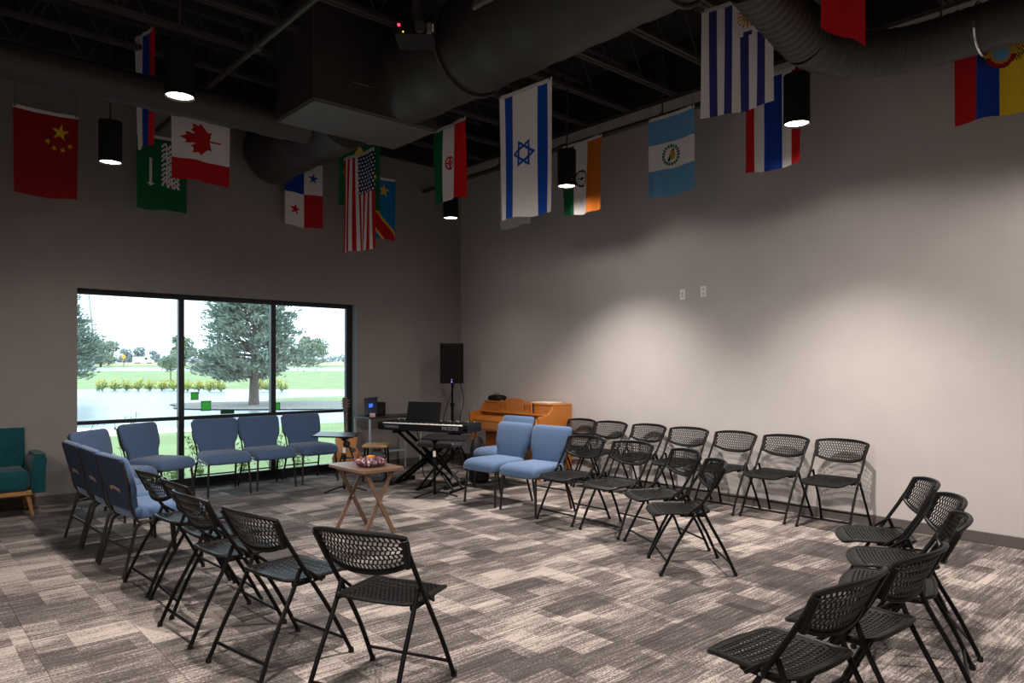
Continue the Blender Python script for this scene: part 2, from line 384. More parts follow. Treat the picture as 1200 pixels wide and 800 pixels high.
for i, (u, hh) in enumerate(((147, 6), (163, 7), (180, 5), (97, 7))):
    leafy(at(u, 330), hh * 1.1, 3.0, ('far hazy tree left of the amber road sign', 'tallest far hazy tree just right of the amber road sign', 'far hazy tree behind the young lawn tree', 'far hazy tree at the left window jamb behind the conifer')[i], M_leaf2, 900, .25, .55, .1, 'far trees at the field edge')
hed = MB(); hp = []
for u in range(60, 430, 2):
    p = at(u, 410); 
    for q in range(9): hp.append(p + Vector((random.uniform(-3, 3), random.uniform(-3, 3), random.uniform(.2, 3.2 + 1.2 * math.sin(u * .13)))))
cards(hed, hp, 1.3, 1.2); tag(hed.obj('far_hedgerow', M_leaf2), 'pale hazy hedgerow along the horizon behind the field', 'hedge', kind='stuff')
# flower border: low spreading yellow shrubs
for i, u in enumerate(list(range(120, 208, 14)) + [220, 233, 246, 259, 302, 316, 330]):
    d = 45.6 if u < 215 else 44.0; p = at(u, d); t = empty('yellow_shrub', p, 0, 'low yellow-flowering shrub, %s from the left in the border behind the parking lot' % ORD[i], 'shrub', 'yellow shrubs along the parking lot')
    st = MB(); fl_ = MB(); pts = []
    for q in range(14):
        a = random.uniform(0, 2 * PI); e = Vector((math.cos(a) * random.uniform(.1, .36), math.sin(a) * .3, random.uniform(.25, .7))); st.tube([(0, 0, 0), e * .6, e], .02, 4)
        pts += [e + Vector((random.gauss(0, .07), random.gauss(0, .07), random.gauss(-.02, .07))) for _ in range(14)]
    st.obj('stems', M_stem, t); cards(fl_, [p_ for j, p_ in enumerate(pts) if j % 3], .06, 1.0, 0); cards(fl_, [Vector((p_.x, p_.y, p_.z * .55)) for j, p_ in enumerate(pts) if j % 2], .07, 1.2, 1)
    fl_.obj('blossom', [M_yel, M_stem], t)['kind'] = 'stuff'
# flowering plants right under the window
for i in range(7):
    x = -5.3 + i * .52 + random.uniform(-.1, .1); t = empty('bed_plant', (x, 1.0 + random.uniform(-.25, .3), GZ), 0, 'leafy garden plant, %s from the left right outside the lower window panes' % ORD[i], 'plant', 'plants under the window')
    st = MB(); pts = []; H_ = random.uniform(.45, .85) if i not in (0, 1) else 1.1
    for q in range(7):
        e = Vector((random.gauss(0, .12), random.gauss(0, .12), H_ * random.uniform(.7, 1))); st.tube([(0, 0, 0), e * .55 + Vector((.02, 0, 0)), e], .004, 4)
        pts += [e * random.uniform(.2, 1) + Vector((random.gauss(0, .05), random.gauss(0, .05), 0)) for _ in range(22)]
    st.obj('stems', M_stem, t); lf = MB(); cards(lf, pts, .026, 1.4); lf.obj('leaves', M_stem, t)['kind'] = 'stuff'
# light pole, road sign, passing van
p = at(110, 96); t = empty('light_pole', p, 0, 'tall grey light pole beside the road in the left pane', 'pole')
MB().tube([(0, 0, 0), (-.2, 0, 6), (-.75, 0, 12)], [.15, .12, .09], 10).obj('mast', mat('weathered_pole', (.33, .34, .36), .7), t, True); MB().lathe([(.3, 0), (.3, .12), (.16, .2)], 12).obj('base_flange', M_joist, t)
def sign(u, d, s, label):
    p = at(u, d); t = empty('road_sign', p, R(-42), label, 'sign'); hz = 1.55 + (426 - 418) / FP * d - p.z
    MB().tube([(0, 0, 0), (0, 0, hz)], .05, 6).obj('post', M_joist, t)
    MB().box((-s, -.06, -s), (s, -.02, s), T=Matrix.Translation((0, 0, hz)) @ Matrix.Rotation(PI / 4, 4, 'Y')).obj('plate', mat('amber_sign', (.75, .38, .05), .5), t)
sign(145, 115, .32, 'amber diamond road sign beyond the road in the left pane')
p = at(168, 230); t = empty('delivery_van', p, R(-42), 'white van passing on the far road in the left pane', 'van')
body = MB().prism([(-3, .35), (3, .35), (3, 1.1), (2.2, 1.25), (1.5, 2.1), (-2.9, 2.15), (-3, 1.9)], -.95, .95, 'y').obj('body', M_white, t)
MB().prism([(1.0, 1.25), (2.05, 1.28), (1.45, 1.95), (1.0, 1.95)], -.97, .97, 'y').obj('side_window', M_blackg, t)
for sx in (-1.9, 1.9):
    for sy in (-.8, .8): MB().lathe([(.12, -.1), (.36, -.1), (.36, .1), (.12, .1)], 14, T=Matrix.Translation((sx, sy, .36)) @ Matrix.Rotation(PI / 2, 4, 'X')).obj('wheel', M_black, t)

# ------------------------------------------------------------------ ducts, pipes, services
def ribs_tube(path, r, pitch, depth=.012):
    P = [Vector(p) for p in path]; out = []; rr = []
    for i in range(len(P) - 1):
        L = (P[i + 1] - P[i]).length; n = max(1, int(L / pitch))
        for k in range(n):
            for (t, q) in ((0, 0), (.42, 0), (.5, depth), (.92, depth)):
                out.append(P[i].lerp(P[i + 1], (k + t) / n)); rr.append(r + q)
    return MB().tube(out + [P[-1]], rr + [r], 28)
def duct(name, path, r, pitch, label, parts=()):
    t = empty(name, path[0], 0, label, 'duct'); o = Vector(path[0])
    ribs_tube([Vector(p) - o for p in path], r, pitch, .003 if pitch < .1 else .008).obj('duct_body', M_duct, t, True)
    return t, o
DX, DZ, DR = -3.12, 4.40, .40
t, o0 = duct('spiral_duct', [(DX, -3.14, DZ), (DX, Y0, DZ)], DR, .45, 'large black round spiral duct running from the ceiling box toward the camera')
for y in (-4.2, -6.4, -8.8, -11): MB().tube([(DX + (DR + .02) * math.cos(2 * PI * i / 28) - o0.x, y - o0.y, DZ + (DR + .02) * math.sin(2 * PI * i / 28) - o0.z) for i in range(28)], .018, 6, closed=True).obj('collar', M_joist, t); MB().tube([(DX - o0.x, y - o0.y, DZ + DR - o0.z), (DX - o0.x, y - o0.y, ZC - .03 - o0.z)], .012, 6).obj('hanger_rod', M_pipe, t)
T_ = Matrix.Translation((DX - o0.x, -5.05 - o0.y, DZ - o0.z)) @ Matrix.Rotation(R(18), 4, 'Y')
MB().rbox((-.42, -.30, -.12), (-.37, .30, .06), .008, 1, T=T_).obj('register_grille', mat('grey_register', (.16, .15, .15), .5), t)
t, o0 = duct('round_duct', [(-3.32, -2.28, 4.26), (-3.32, -.32, 4.26)], .36, .4, 'black round duct from the ceiling box toward the window wall')
MB().tube([(.0 + 0.37 * math.cos(2 * PI * i / 28), 1.94, .37 * math.sin(2 * PI * i / 28)) for i in range(28)], .022, 6, closed=True).obj('end_ring', M_joist, t)
MB().tube([(0, 1.2, .35), (0, 1.2, ZC - .03 - 4.26)], .012, 6).obj('hanger_rod', M_pipe, t)
t, o0 = duct('branch_duct', [(-3.72, -2.13, 4.05), (X0 + .05, -2.13, 4.05)], .15, .5, 'narrow black round duct crossing above the red-and-white leaf flag')
for x in (-5.0, -7.2, -9.4): MB().tube([(x + 3.72, 0, .14), (x + 3.72, 0, ZC - .03 - 4.05)], .01, 6).obj('hanger_rod', M_pipe, t)
# air-handling box
t = empty('air_handler', (-3.43, -2.71, 4.0), 0, 'big black sheet-metal air box hanging from the ceiling', 'air handler')
MB().rbox((-.70, -.42, 0), (.71, .42, 1.05), .012, 1).obj('casing', M_duct, t)
MB().rbox((-.68, -.40, -.012), (.69, .40, .0), .004, 1).obj('lit_underside', mat('bounce_lit_grey', (.10, .096, .094), .55, var=.08), t)  # underside coloured lighter than the casing, puts floor bounce into the colour
for sx in (-.66, .67):
    for sy in (-.38, .38): MB().tube([(sx, sy, 1.0), (sx, sy, ZC - .03 - 4.0)], .012, 6).obj('hanger_rod', M_pipe, t)
MB().rbox((-.3, -.435, .25), (.35, -.42, .8), .01, 1).obj('access_door', M_duct, t)
# flexible branch with an elbow
pf = [(-2.71, -6.72, 4.16), (-1.95, -6.74, 3.96)]
for i in range(9):
    a = PI / 2 * i / 8; pf.append((-1.95 + .62 * math.sin(a), -6.74 - .62 + .62 * math.cos(a), 3.96 - .05 * i / 8))
pf += [(-1.32, -9.5, 3.91), (-1.32, Y0 + .1, 3.91)]
t, o0 = duct('elbow_duct', pf, .165, .06, 'black ribbed elbow duct bending along the right wall near the ceiling')
for y in (-8.0, -10.5): MB().tube([(-1.32 - o0.x, y - o0.y, .1), (-1.32 - o0.x, y - o0.y, ZC - .03 - o0.z)], .01, 6).obj('hanger_rod', M_pipe, t)
MB().tube([(-1.32 - o0.x + .185 * math.cos(2 * PI * i / 24), -7.72 - o0.y, -.25 + .185 * math.sin(2 * PI * i / 24)) for i in range(24)], .008, 6, closed=True).obj('strap', M_chrome, t)
def pipe(x, z, r, label, y1=-.1):
    t = empty('ceiling_pipe', (x, 0, z), 0, label, 'pipe')
    MB().tube([(0, y1, 0), (0, Y0 + .05, 0)], r, 12).obj('pipe_run', M_pipe, t, True)
    for y in (-1.9, -4.6, -7.3, -10): MB().tube([(0, y, r * .5), (0, y, ZC - .03 - z)], .008, 6).obj('hanger_rod', M_pipe, t); MB().tube([((r + .012) * math.cos(2 * PI * i / 14), y, (r + .012) * math.sin(2 * PI * i / 14)) for i in range(14)], .008, 5, closed=True).obj('pipe_clamp', M_joist, t)
    for y in (-3.1, -6.0): MB().lathe([(r + .014, -.05), (r + .014, .05)], 12, T=Matrix.Translation((0, y, 0)) @ Matrix.Rotation(PI / 2, 4, 'X')).obj('coupling', M_joist, t)
pipe(-.80, 4.22, .032, 'black ceiling pipe running along the right wall above the flags')
pipe(-4.64, 4.34, .028, 'thin dark ceiling pipe left of the air box')
pipe(-6.75, 4.5, .022, 'thin dark ceiling conduit at the far left above the flags')
# projector
t = empty('projector', (-3.78, -4.3, 4.28), R(-41), 'small black ceiling projector with a red status light', 'projector')
MB().rbox((-.16, -.14, -.06), (.16, .14, .06), .015, 2).obj('case', M_blackg, t)
MB().lathe([(.035, 0), (.045, .02), (.045, .05), (.02, .05)], 16, T=Matrix.Translation((.05, -.135, 0)) @ Matrix.Rotation(PI / 2, 4, 'X')).obj('lens_barrel', M_joist, t)
MB().rbox((-.03, -.03, .06), (.03, .03, 1.02), .004, 1).obj('ceiling_mount', M_pipe, t)
MB().lathe([(.0, 0), (.011, 0), (.011, .008), (0, .01)], 10, T=Matrix.Translation((-.125, -.142, .025)) @ Matrix.Rotation(PI / 2, 4, 'X')).obj('status_light', M_red_led, t)
MB().lathe([(.0, 0), (.006, 0), (.006, .006), (0, .007)], 8, T=Matrix.Translation((-.09, -.142, -.03)) @ Matrix.Rotation(PI / 2, 4, 'X')).obj('power_light', M_amber_led, t)
MB().rbox((.10, -.146, -.045), (.14, -.138, .045), .003, 1).obj('vent_plate', mat('grey_vent', (.2, .19, .19), .5), t); MB().rbox((.145, -.147, -.03), (.158, -.138, .035), .003, 1).obj('port_plate', M_white, t)

# pendant downlights
def pendant(x, y, power, label, spill):
    z = 3.55; t = empty('pendant_light', (x, y, z), 0, label, 'light', 'cylinder pendant lights')
    MB().lathe([(.094, .012), (.101, 0), (.105, .0), (.105, .41), (.03, .43), (.0, .43)], 28, caps=False).obj('housing', M_black, t, True)
    MB().lathe([(.0, .016), (.095, .016)], 28, caps=False).obj('lens', M_lens, t)
    MB().tube([(0, 0, .42), (0, 0, ZC - .03 - z)], .009, 6).obj('stem', M_pipe, t)
    for nm, pw, size, blend in (('downlight_beam', power, 102 if x > -2 else 114, 1.0), ('downlight_spill', spill, 168, .3)):
        if pw <= 0: continue
        ld = bpy.data.lights.new(nm, 'SPOT'); ld.energy = pw; ld.color = LAMP_COL; ld.spot_size = R(size); ld.spot_blend = blend; ld.shadow_soft_size = .035 if size < 150 else .15
        lo = bpy.data.objects.new(nm, ld); COL.objects.link(lo); lo.parent = t; lo.location = (0, 0, -.005)
for (x, y, k, lab, wide) in (
    (-1.23, -1.37, 0.12, 'black cylinder pendant light in the far corner of the room', 0),
    (-1.31, -3.66, 1.6, 'glowing cylinder pendant light beside the orange, white and green flag', 0.08),
    (-1.39, -6.40, 1.5, 'glowing cylinder pendant light in front of the red, white and blue striped flag', 0.08),
    (-5.40, -1.30, 0.08, 'glowing cylinder pendant light right of the red flag with yellow stars', 0),
    (-5.44, -3.61, 0.65, 'brightest glowing cylinder pendant light above the red-and-white leaf flag', 0.2),
    (-5.45, -6.4, 1.15, 'cylinder pendant light above the camera', 0.55), (-1.64, -9.1, 0.6, 'cylinder pendant light beside the right wall behind the camera', 0.55),
    (-5.45, -9.1, 0.3, 'cylinder pendant light behind the camera', 0.9), (-9.6, -3.2, 0.3, 'cylinder pendant light in the left bay', 0), (-9.6, -6.1, 0.2, 'cylinder pendant light deep in the left bay', 0.7), (-9.6, -9.0, 0.2, 'cylinder pendant light in the rear left corner', 0.5),
    (-4.0, -11.6, 0.3, 'cylinder pendant light by the rear wall', 0)):
    pendant(x, y, LAMP_W * k, lab, LAMP_W * wide)

# ------------------------------------------------------------------ flags
def star(cx, cy, r, rot=0, n=5, q=.382):
    return [(cx + (r if i % 2 == 0 else r * q) * math.sin(rot + PI * i / n), cy - (r if i % 2 == 0 else r * q) * math.cos(rot + PI * i / n)) for i in range(2 * n)]
def inside(poly, x, y):
    c = False; j = len(poly) - 1
    for i in range(len(poly)):
        xi, yi = poly[i]; xj, yj = poly[j]
        if (yi > y) != (yj > y) and x < (xj - xi) * (y - yi) / (yj - yi) + xi: c = not c
        j = i
    return c
CL = dict(red=(.50, .012, .016), dred=(.30, .009, .012), white=(.78, .76, .76), blue=(.012, .05, .34), navy=(.014, .018, .07), yellow=(.78, .52, .03), green=(.008, .13, .045), orange=(.62, .17, .02),
          sky=(.14, .36, .60), azure=(.01, .20, .48), indigo=(.04, .045, .20), black=(.02, .02, .02), brightred=(.65, .012, .02), pale=(.60, .59, .59), gold=(.5, .3, .05), royal=(.01, .075, .42))
leaf_half = [(0, -1), (.16, -.68), (.34, -.76), (.27, -.28), (.5, -.5), (.57, -.38), (.88, -.42), (.78, -.12), (.93, -.02), (.5, .33), (.55, .5), (.05, .42), (.05, .95)]
leaf = leaf_half + [(-a, b) for a, b in reversed(leaf_half)]
def in_(p, x, y, c): return c if inside(p, x, y) else None
# designs take s (0..1 left to right), t (0..1 downward) and the height/width ratio k
def d_china(s, t, k):
    y = t * k
    for p in d_china.p:
        if inside(p, s, y): return 'yellow'
    return 'dred'
d_china.p = [star(.72, .33, .155, .15)] + [star(a, b, .055, r) for a, b, r in ((.52, .52, .3), (.62, .63, .8), (.76, .65, .2), (.87, .57, .6))]
_r = random.Random(5)
SQ = [smooth_path([(.50, .20 + .105 * i, 0), (.57, .12 + .105 * i + _r.uniform(-.02, .03), 0), (.62, .24 + .105 * i, 0), (.68, .14 + .105 * i + _r.uniform(-.02, .03), 0), (.74, .25 + .105 * i, 0), (.80, .17 + .105 * i, 0), (.84, .25 + .105 * i, 0)], 9) for i in range(9)]
def d_saudi(s, t, k):
    y = t * k
    if abs(s - .28) < .022 + .01 * t and .48 < y < 1.06: return 'white'
    if abs(y - 1.02) < .02 and abs(s - .28) < .07: return 'white'
    if .48 < s < .86 and .1 < y < 1.12:
        for q in SQ:
            if abs(q[0].y - y) < .2:
                for p in q:
                    if (p.x - s) ** 2 + (p.y + .0 - y) ** 2 < .0004: return 'white'
    return 'green'
def d_canada(s, t, k):
    if t < .25 or t > .75: return 'red'
    x, y = (t - .5) * k / .30, (s - .50) / .36
    return 'red' if inside(leaf, x, y) else 'white'
def d_tricol(s, t, k): return 'white' if s < .40 else 'blue' if s < .68 else 'brightred'
def d_panama(s, t, k):
    a, b = s < .5, t < .5; y = t * k
    if a and b: return 'blue'
    if not a and not b: return 'red'
    if not a: return 'blue' if inside(star(.74, .25 * k, .15, .1), s, y) else 'white'
    return 'red' if inside(star(.25, .75 * k, .15, .1), s, y) else 'white'
def d_usa(s, t, k):
    if s > .46 and t < .42:
        x, y = (s - .46) / .54 * 6, t / .42 * 11; i, j = int(x), int(y); ox = .5 if j % 2 else 0; xx = (x + ox) % 1 - .5; yy = y % 1 - .5
        return 'white' if xx * xx + yy * yy < .075 else 'navy'
    return 'red' if int(s * 13) % 2 == 0 else 'white'
def d_brazil(s, t, k):
    d = abs(s - .5) / .40 + abs(t - .5) / .44
    if (s - .5) ** 2 + ((t - .5) * k) ** 2 < .055: return 'blue'
    return 'yellow' if d < 1 else 'green'
def d_drc(s, t, k):
    y = t * k
    if inside(star(.66, .30, .17, .1), s, y): return 'yellow'
    q = (t - .42) - (s + .02) * .62
    return 'red' if abs(q) < .13 else 'yellow' if abs(q) < .185 else 'azure'
def d_iran(s, t, k):
    if .34 < s < .66:
        x, y = (s - .5), (t - .5) * k; r = math.hypot(x * 1.3, y)
        if (.09 < r < .13 and abs(x) > .02) or (abs(x) < .012 and abs(y) < .13) or (.04 < r < .065 and abs(x) > .02) or (abs(y) < .013 and abs(x) < .08): return 'red'
        return 'white'
    return 'green' if s < .5 else 'brightred'
S6a = [(.215 * math.sin(2 * PI * i / 3), -.215 * math.cos(2 * PI * i / 3)) for i in range(3)]
S6b = [(-a, -b) for a, b in S6a]; S6c = [(a * .66, b * .66) for a, b in S6a]; S6d = [(a * .66, b * .66) for a, b in S6b]
def d_israel(s, t, k):
    if .09 < s < .26 or .75 < s < .92: return 'royal'
    x, y = s - .5, (t - .5) * k; x, y = y * .98, x * .98
    if inside(S6a, x, y) and not inside(S6c, x, y): return 'royal'
    if inside(S6b, x, y) and not inside(S6d, x, y): return 'royal'
    return 'white'
def d_india(s, t, k):
    x, y = s - .5, (t - .5) * k; r = math.hypot(x, y)
    if .125 < r < .155 or r < .03: return 'navy'
    if r < .13 and (math.atan2(y, x) / (2 * PI) * 16) % 1 < .22: return 'navy'
    return 'green' if s < .333 else 'white' if s < .667 else 'orange'
def d_guat(s, t, k):
    if t < .333 or t > .667: return 'sky'
    x, y = s - .5, (t - .5) * k; r = math.hypot(x, y)
    if .13 < r < .19 and (math.atan2(y, x) * 3) % 1 < .72: return 'green'
    if r < .09 and x > -.02: return 'gold'
    if r < .12 and abs(x + y * .5) < .025: return 'black'
    return 'white'
def d_uru(s, t, k):
    if s > .50 and t < .34:
        x, y = s - .66, (t - .17) * k; r = math.hypot(x, y)
        if r < .08 or (r < .15 and (math.atan2(y, x) / PI * 8) % 1 < .5): return 'gold'
        if s < .89: 
            if t > .30 and .60 < s < .71: return 'indigo'
            return 'white'
    return 'indigo' if int(s * 9) % 2 == 1 else 'white'
def d_thai(s, t, k): return 'red' if s < .167 or s > .833 else 'blue' if .333 < s < .667 else 'white'
def d_ecu(s, t, k):
    x, y = s - .52, (t - .46) * k; r = math.hypot(x / .17, y / .20)
    if r < 1: return 'sky' if r < .5 else 'gold' if r < .7 else ('dred' if y > .05 else 'gold')
    if r < 1.5 and abs(y) < .15 and (x * 30 + y * 17) % 1 < .5: return 'black'
    return 'red' if s < .25 else 'blue' if s < .50 else 'yellow'
def d_red(s, t, k): return 'brightred'
def d_pale(s, t, k): return 'pale'
M_cord = mat('black_cord', (.02, .02, .02), .8); M_head = mat('white_header_tape', (.6, .58, .57), .8)
def cloth_mat(c):
    n = 'flag_cloth_' + c
    if n in MATS: return MATS[n]
    m = mat(n, CL[c], .8, var=.06, scale=60, spec=.2)
    nt = m.node_tree; b = nt.nodes['Principled BSDF']; out = [q for q in nt.nodes if q.type == 'OUTPUT_MATERIAL'][0]
    tr = nt.nodes.new('ShaderNodeBsdfTranslucent'); tr.inputs[0].default_value = (*CL[c], 1); mx = nt.nodes.new('ShaderNodeMixShader'); mx.inputs[0].default_value = .3
    nt.links.new(b.outputs[0], mx.inputs[1]); nt.links.new(tr.outputs[0], mx.inputs[2]); nt.links.new(mx.outputs[0], out.inputs[0]); return m
def flag(a, b, ztop, h, design, label, amp=.02, taper=.0, lean=0, seed=0, hang=5.34, ns=72, wave=2.2, skew=0):
    """a, b: (x, y) of the top corners, image-left then image-right."""
    A = Vector((a[0], a[1], 0)); Bv = Vector((b[0], b[1], 0)); w = (Bv - A).length; ux = (Bv - A).normalized(); nn = Vector((ux.y, -ux.x, 0))
    mid = (A + Bv) / 2; t = empty('hanging_flag', (mid.x, mid.y, ztop), 0, label, 'flag', 'flags hanging from the ceiling')
    k = h / w; nt_ = int(ns * k); rnd = random.Random(seed); ph = [rnd.uniform(0, 6.28) for _ in range(4)]
    vs = []; 
    for j in range(nt_ + 1):
        tt = j / nt_; g = .25 + .75 * tt
        for i in range(ns + 1):
            s = i / ns; wx = (s - .5) * w * (1 - taper * tt) + skew * tt * w * .1
            dz = amp * g * (math.sin(wave * 2 * PI * s + ph[0] + 1.3 * tt) + .4 * math.sin(5.3 * s * PI + ph[1] - 2 * tt)) + lean * tt
            sag = .012 * math.sin(PI * s) * (1 - tt) + .012 * math.sin(2 * PI * s + ph[2]) * tt
            p = ux * wx + nn * dz; vs.append((p.x, p.y, -tt * h - sag))
    cols = []; idx = {}; fs = []; mi = []
    for j in range(nt_):
        for i in range(ns):
            c = design((i + .5) / ns, (j + .5) / nt_, k)
            if c not in idx: idx[c] = len(cols); cols.append(c)
            q = j * (ns + 1) + i; fs.append((q, q + 1, q + ns + 2, q + ns + 1)); mi.append(idx[c])
    mb = MB(); mb.v = vs; mb.f = fs; mb.m = mi
    mb.obj('cloth', [cloth_mat(c) for c in cols], t, True)
    hd = MB()
    pts = [Vector(v) for v in vs[:ns + 1:6]]
    for p0, p1 in zip(pts[:-1], pts[1:]):
        hd.add([p0 + nn * .004 - Vector((0, 0, .022)), p1 + nn * .004 - Vector((0, 0, .022)), p1 + nn * .004 + Vector((0, 0, .012)), p0 + nn * .004 + Vector((0, 0, .012)),
                p0 - nn * .004 - Vector((0, 0, .022)), p1 - nn * .004 - Vector((0, 0, .022)), p1 - nn * .004 + Vector((0, 0, .012)), p0 - nn * .004 + Vector((0, 0, .012))],
               [(0, 1, 2, 3), (7, 6, 5, 4), (3, 2, 6, 7), (0, 4, 5, 1), (0, 3, 7, 4), (1, 5, 6, 2)])
    hd.obj('header_tape', M_head, t)
    for s in (-1, 1):
        c = ux * (s * (w / 2 - .018)) + nn * .007
        MB().tube([c + (ux * math.cos(2 * PI * i / 10) + Vector((0, 0, math.sin(2 * PI * i / 10)))) * .008 for i in range(10)], .003, 5, closed=True).obj('grommet', M_black, t)
        if hang > ztop + .01: MB().tube([c, Vector((c.x, c.y, hang - ztop))], .0016, 4).obj('cord', M_cord, t)
    return t
flag((-6.10, -.43), (-5.52, -.43), 4.20, .90, d_china, 'red flag with five yellow stars at the far left', .012, .03, seed=1)
flag((-4.92, -.33), (-4.38, -.33), 4.20, .86, d_saudi, 'green flag with white script and sword behind the leaf flag', .016, seed=2)
flag((-4.82, -1.25), (-4.20, -1.25), 4.44, .92, d_canada, 'red and white flag with a sideways red maple leaf', .012, .02, seed=3)
flag((-5.17, -1.30), (-5.10, -1.72), 4.86, 1.14, d_tricol, 'white, blue and red striped flag passing behind the narrow duct', .02, .25, seed=4, ns=40)
flag((-3.09, -.2), (-2.55, -.2), 4.30, .90, d_panama, 'quartered flag with one blue star and one red star', .012, seed=5)
flag((-2.80, -1.24), (-2.74, -1.91), 4.10, 1.18, d_usa, 'stars and stripes flag hanging below the ceiling box', .03, .0, seed=6, ns=104, wave=1.6)
flag((-2.80, -1.12), (-2.22, -1.16), 4.42, .88, d_brazil, 'green flag with a yellow diamond half hidden behind the stars and stripes', .012, seed=7)
flag((-2.11, -.45), (-1.53, -.45), 4.20, .88, d_drc, 'sky blue flag with a yellow star and red diagonal band', .018, .06, seed=8)
flag((-2.39, -2.60), (-2.41, -3.20), 4.20, .84, d_iran, 'green, white and red flag with a small red emblem', .028, seed=9)
flag((-2.79, -4.21), (-2.75, -4.86), 4.04, 1.16, d_israel, 'white flag with two blue stripes and a blue six-pointed star', .026, .06, seed=10, wave=1.2, ns=84, hang=4.215)
flag((-.90, -2.03), (-.90, -2.62), 4.25, .91, d_pale, 'plain pale grey flag half hidden behind the six-pointed-star flag', .012, seed=11)
flag((-.86, -3.14), (-.88, -3.80), 4.20, .86, d_india, 'orange, white and green flag with a navy wheel', .022, .10, seed=12)
flag((-.88, -4.48), (-.90, -5.07), 4.19, .86, d_guat, 'light blue and white flag with a round green emblem', .012, seed=13)
flag((-1.97, -5.86), (-1.92, -6.48), 4.50, .91, d_uru, 'white and dark blue striped flag with a golden sun', .015, seed=14)
flag((-.85, -5.62), (-.85, -6.17), 4.28, .90, d_thai, 'red, white and blue vertically striped flag behind a pendant light', .014, seed=15)
flag((-.84, -7.41), (-.84, -8.00), 4.30, .89, d_ecu, 'yellow, blue and red flag with a coat of arms at the right edge', .016, seed=16)
flag((-2.59, -7.18), (-2.13, -7.24), 4.64, .93, d_red, 'plain red flag cut off by the top edge of the picture', .008, -.1, seed=17, wave=.8)

# ------------------------------------------------------------------ folding chair (perforated black plastic on steel tube)
def perforated(S, nc, nr, th, u0, u1, v0, v1, hw=.46, hh=.62, slant=.16, rim=True):
    """Sheet S(u, v) -> point with staggered slots cut through it; thickness th along the local normal."""
    def nrm(u, v):
        e = 1e-3; a = S(u + e, v) - S(u - e, v); b = S(u, v + e) - S(u, v - e); return a.cross(b).normalized()
    mb = MB()
    def quad(pts, walls=()):
        top = [S(*p) for p in pts]; bot = [S(*p) - nrm(*p) * th for p in pts]; n = len(pts)
        fs = [tuple(range(n)), tuple(range(2 * n - 1, n - 1, -1))]
        for i in walls: j = (i + 1) % n; fs.append((j, i, n + i, n + j))
        mb.add(top + bot, fs)
    du = (u1 - u0) / nc; dv = (v1 - v0) / nr
    for r in range(nr):
        a, b = v0 + r * dv, v0 + (r + 1) * dv; off = .5 * du if r % 2 else 0; n = nc - 1 if r % 2 else nc; sl = slant * (1 if r % 2 else -1)
        if r % 2: quad([(u0, a), (u0 + off, a), (u0 + off, b), (u0, b)]); quad([(u1 - off, a), (u1, a), (u1, b), (u1 - off, b)])
        for c in range(n):
            p, q = u0 + off + c * du, u0 + off + (c + 1) * du; m = (p + q) / 2; w_ = du * hw / 2; y0 = a + dv * (1 - hh) / 2; y1 = b - dv * (1 - hh) / 2; k = du * sl
            I = [(m - w_ - k, y0), (m + w_ - k, y0), (m + w_ + k, y1), (m - w_ + k, y1)]; O = [(p, a), (q, a), (q, b), (p, b)]
            for i in range(4): j = (i + 1) % 4; quad([O[i], O[j], I[j], I[i]], walls=(2,))
    # solid border around the slotted field
    K = 14
    def band(ua, ub, va, vb, nu, nv):
        for i in range(nu):
            for j in range(nv):
                A = ua + (ub - ua) * i / nu; Bq = ua + (ub - ua) * (i + 1) / nu; Cq = va + (vb - va) * j / nv; D = va + (vb - va) * (j + 1) / nv
                quad([(A, Cq), (Bq, Cq), (Bq, D), (A, D)], walls=(0, 1, 2, 3))
    band(-1, u0, v0, v1, 1, K); band(u1, 1, v0, v1, 1, K); band(-1, 1, 0, v0, K, 3); band(-1, 1, v1, 1, K, 4)
    return mb
def seat_S(u, v):                     # v: 0 rear .. 1 front
    q = abs(2 * v - 1); w = .215 * (1 - (.30 if v > .5 else .17) * q ** 9) * (1 - .05 * v if v > .5 else 1 - .03)
    y = -.185 + .425 * v - .012 * u * u * (1 if v > .5 else -1) * q
    z = .452 - .016 * (1 - u * u) * math.sin(PI * min(1, v * 1.05)) - .045 * max(0, v - .82) ** 1.6 / .18 ** 1.6 * .55 + .012 * max(0, .2 - v) / .2
    return Vector((u * w, y, z))
def back_S(u, v):                     # v: 0 bottom .. 1 top
    q = abs(u); w = .246 * (1 - .10 * (1 - v) ** 2)
    zb = .602 + .050 * q ** 2.6; zt = .808 - .022 * q ** 3; z = zb + (zt - zb) * v
    y = -.265 + (.79 - z) * .50 - .055 * (1 - u * u)
    return Vector((u * w, y, z))
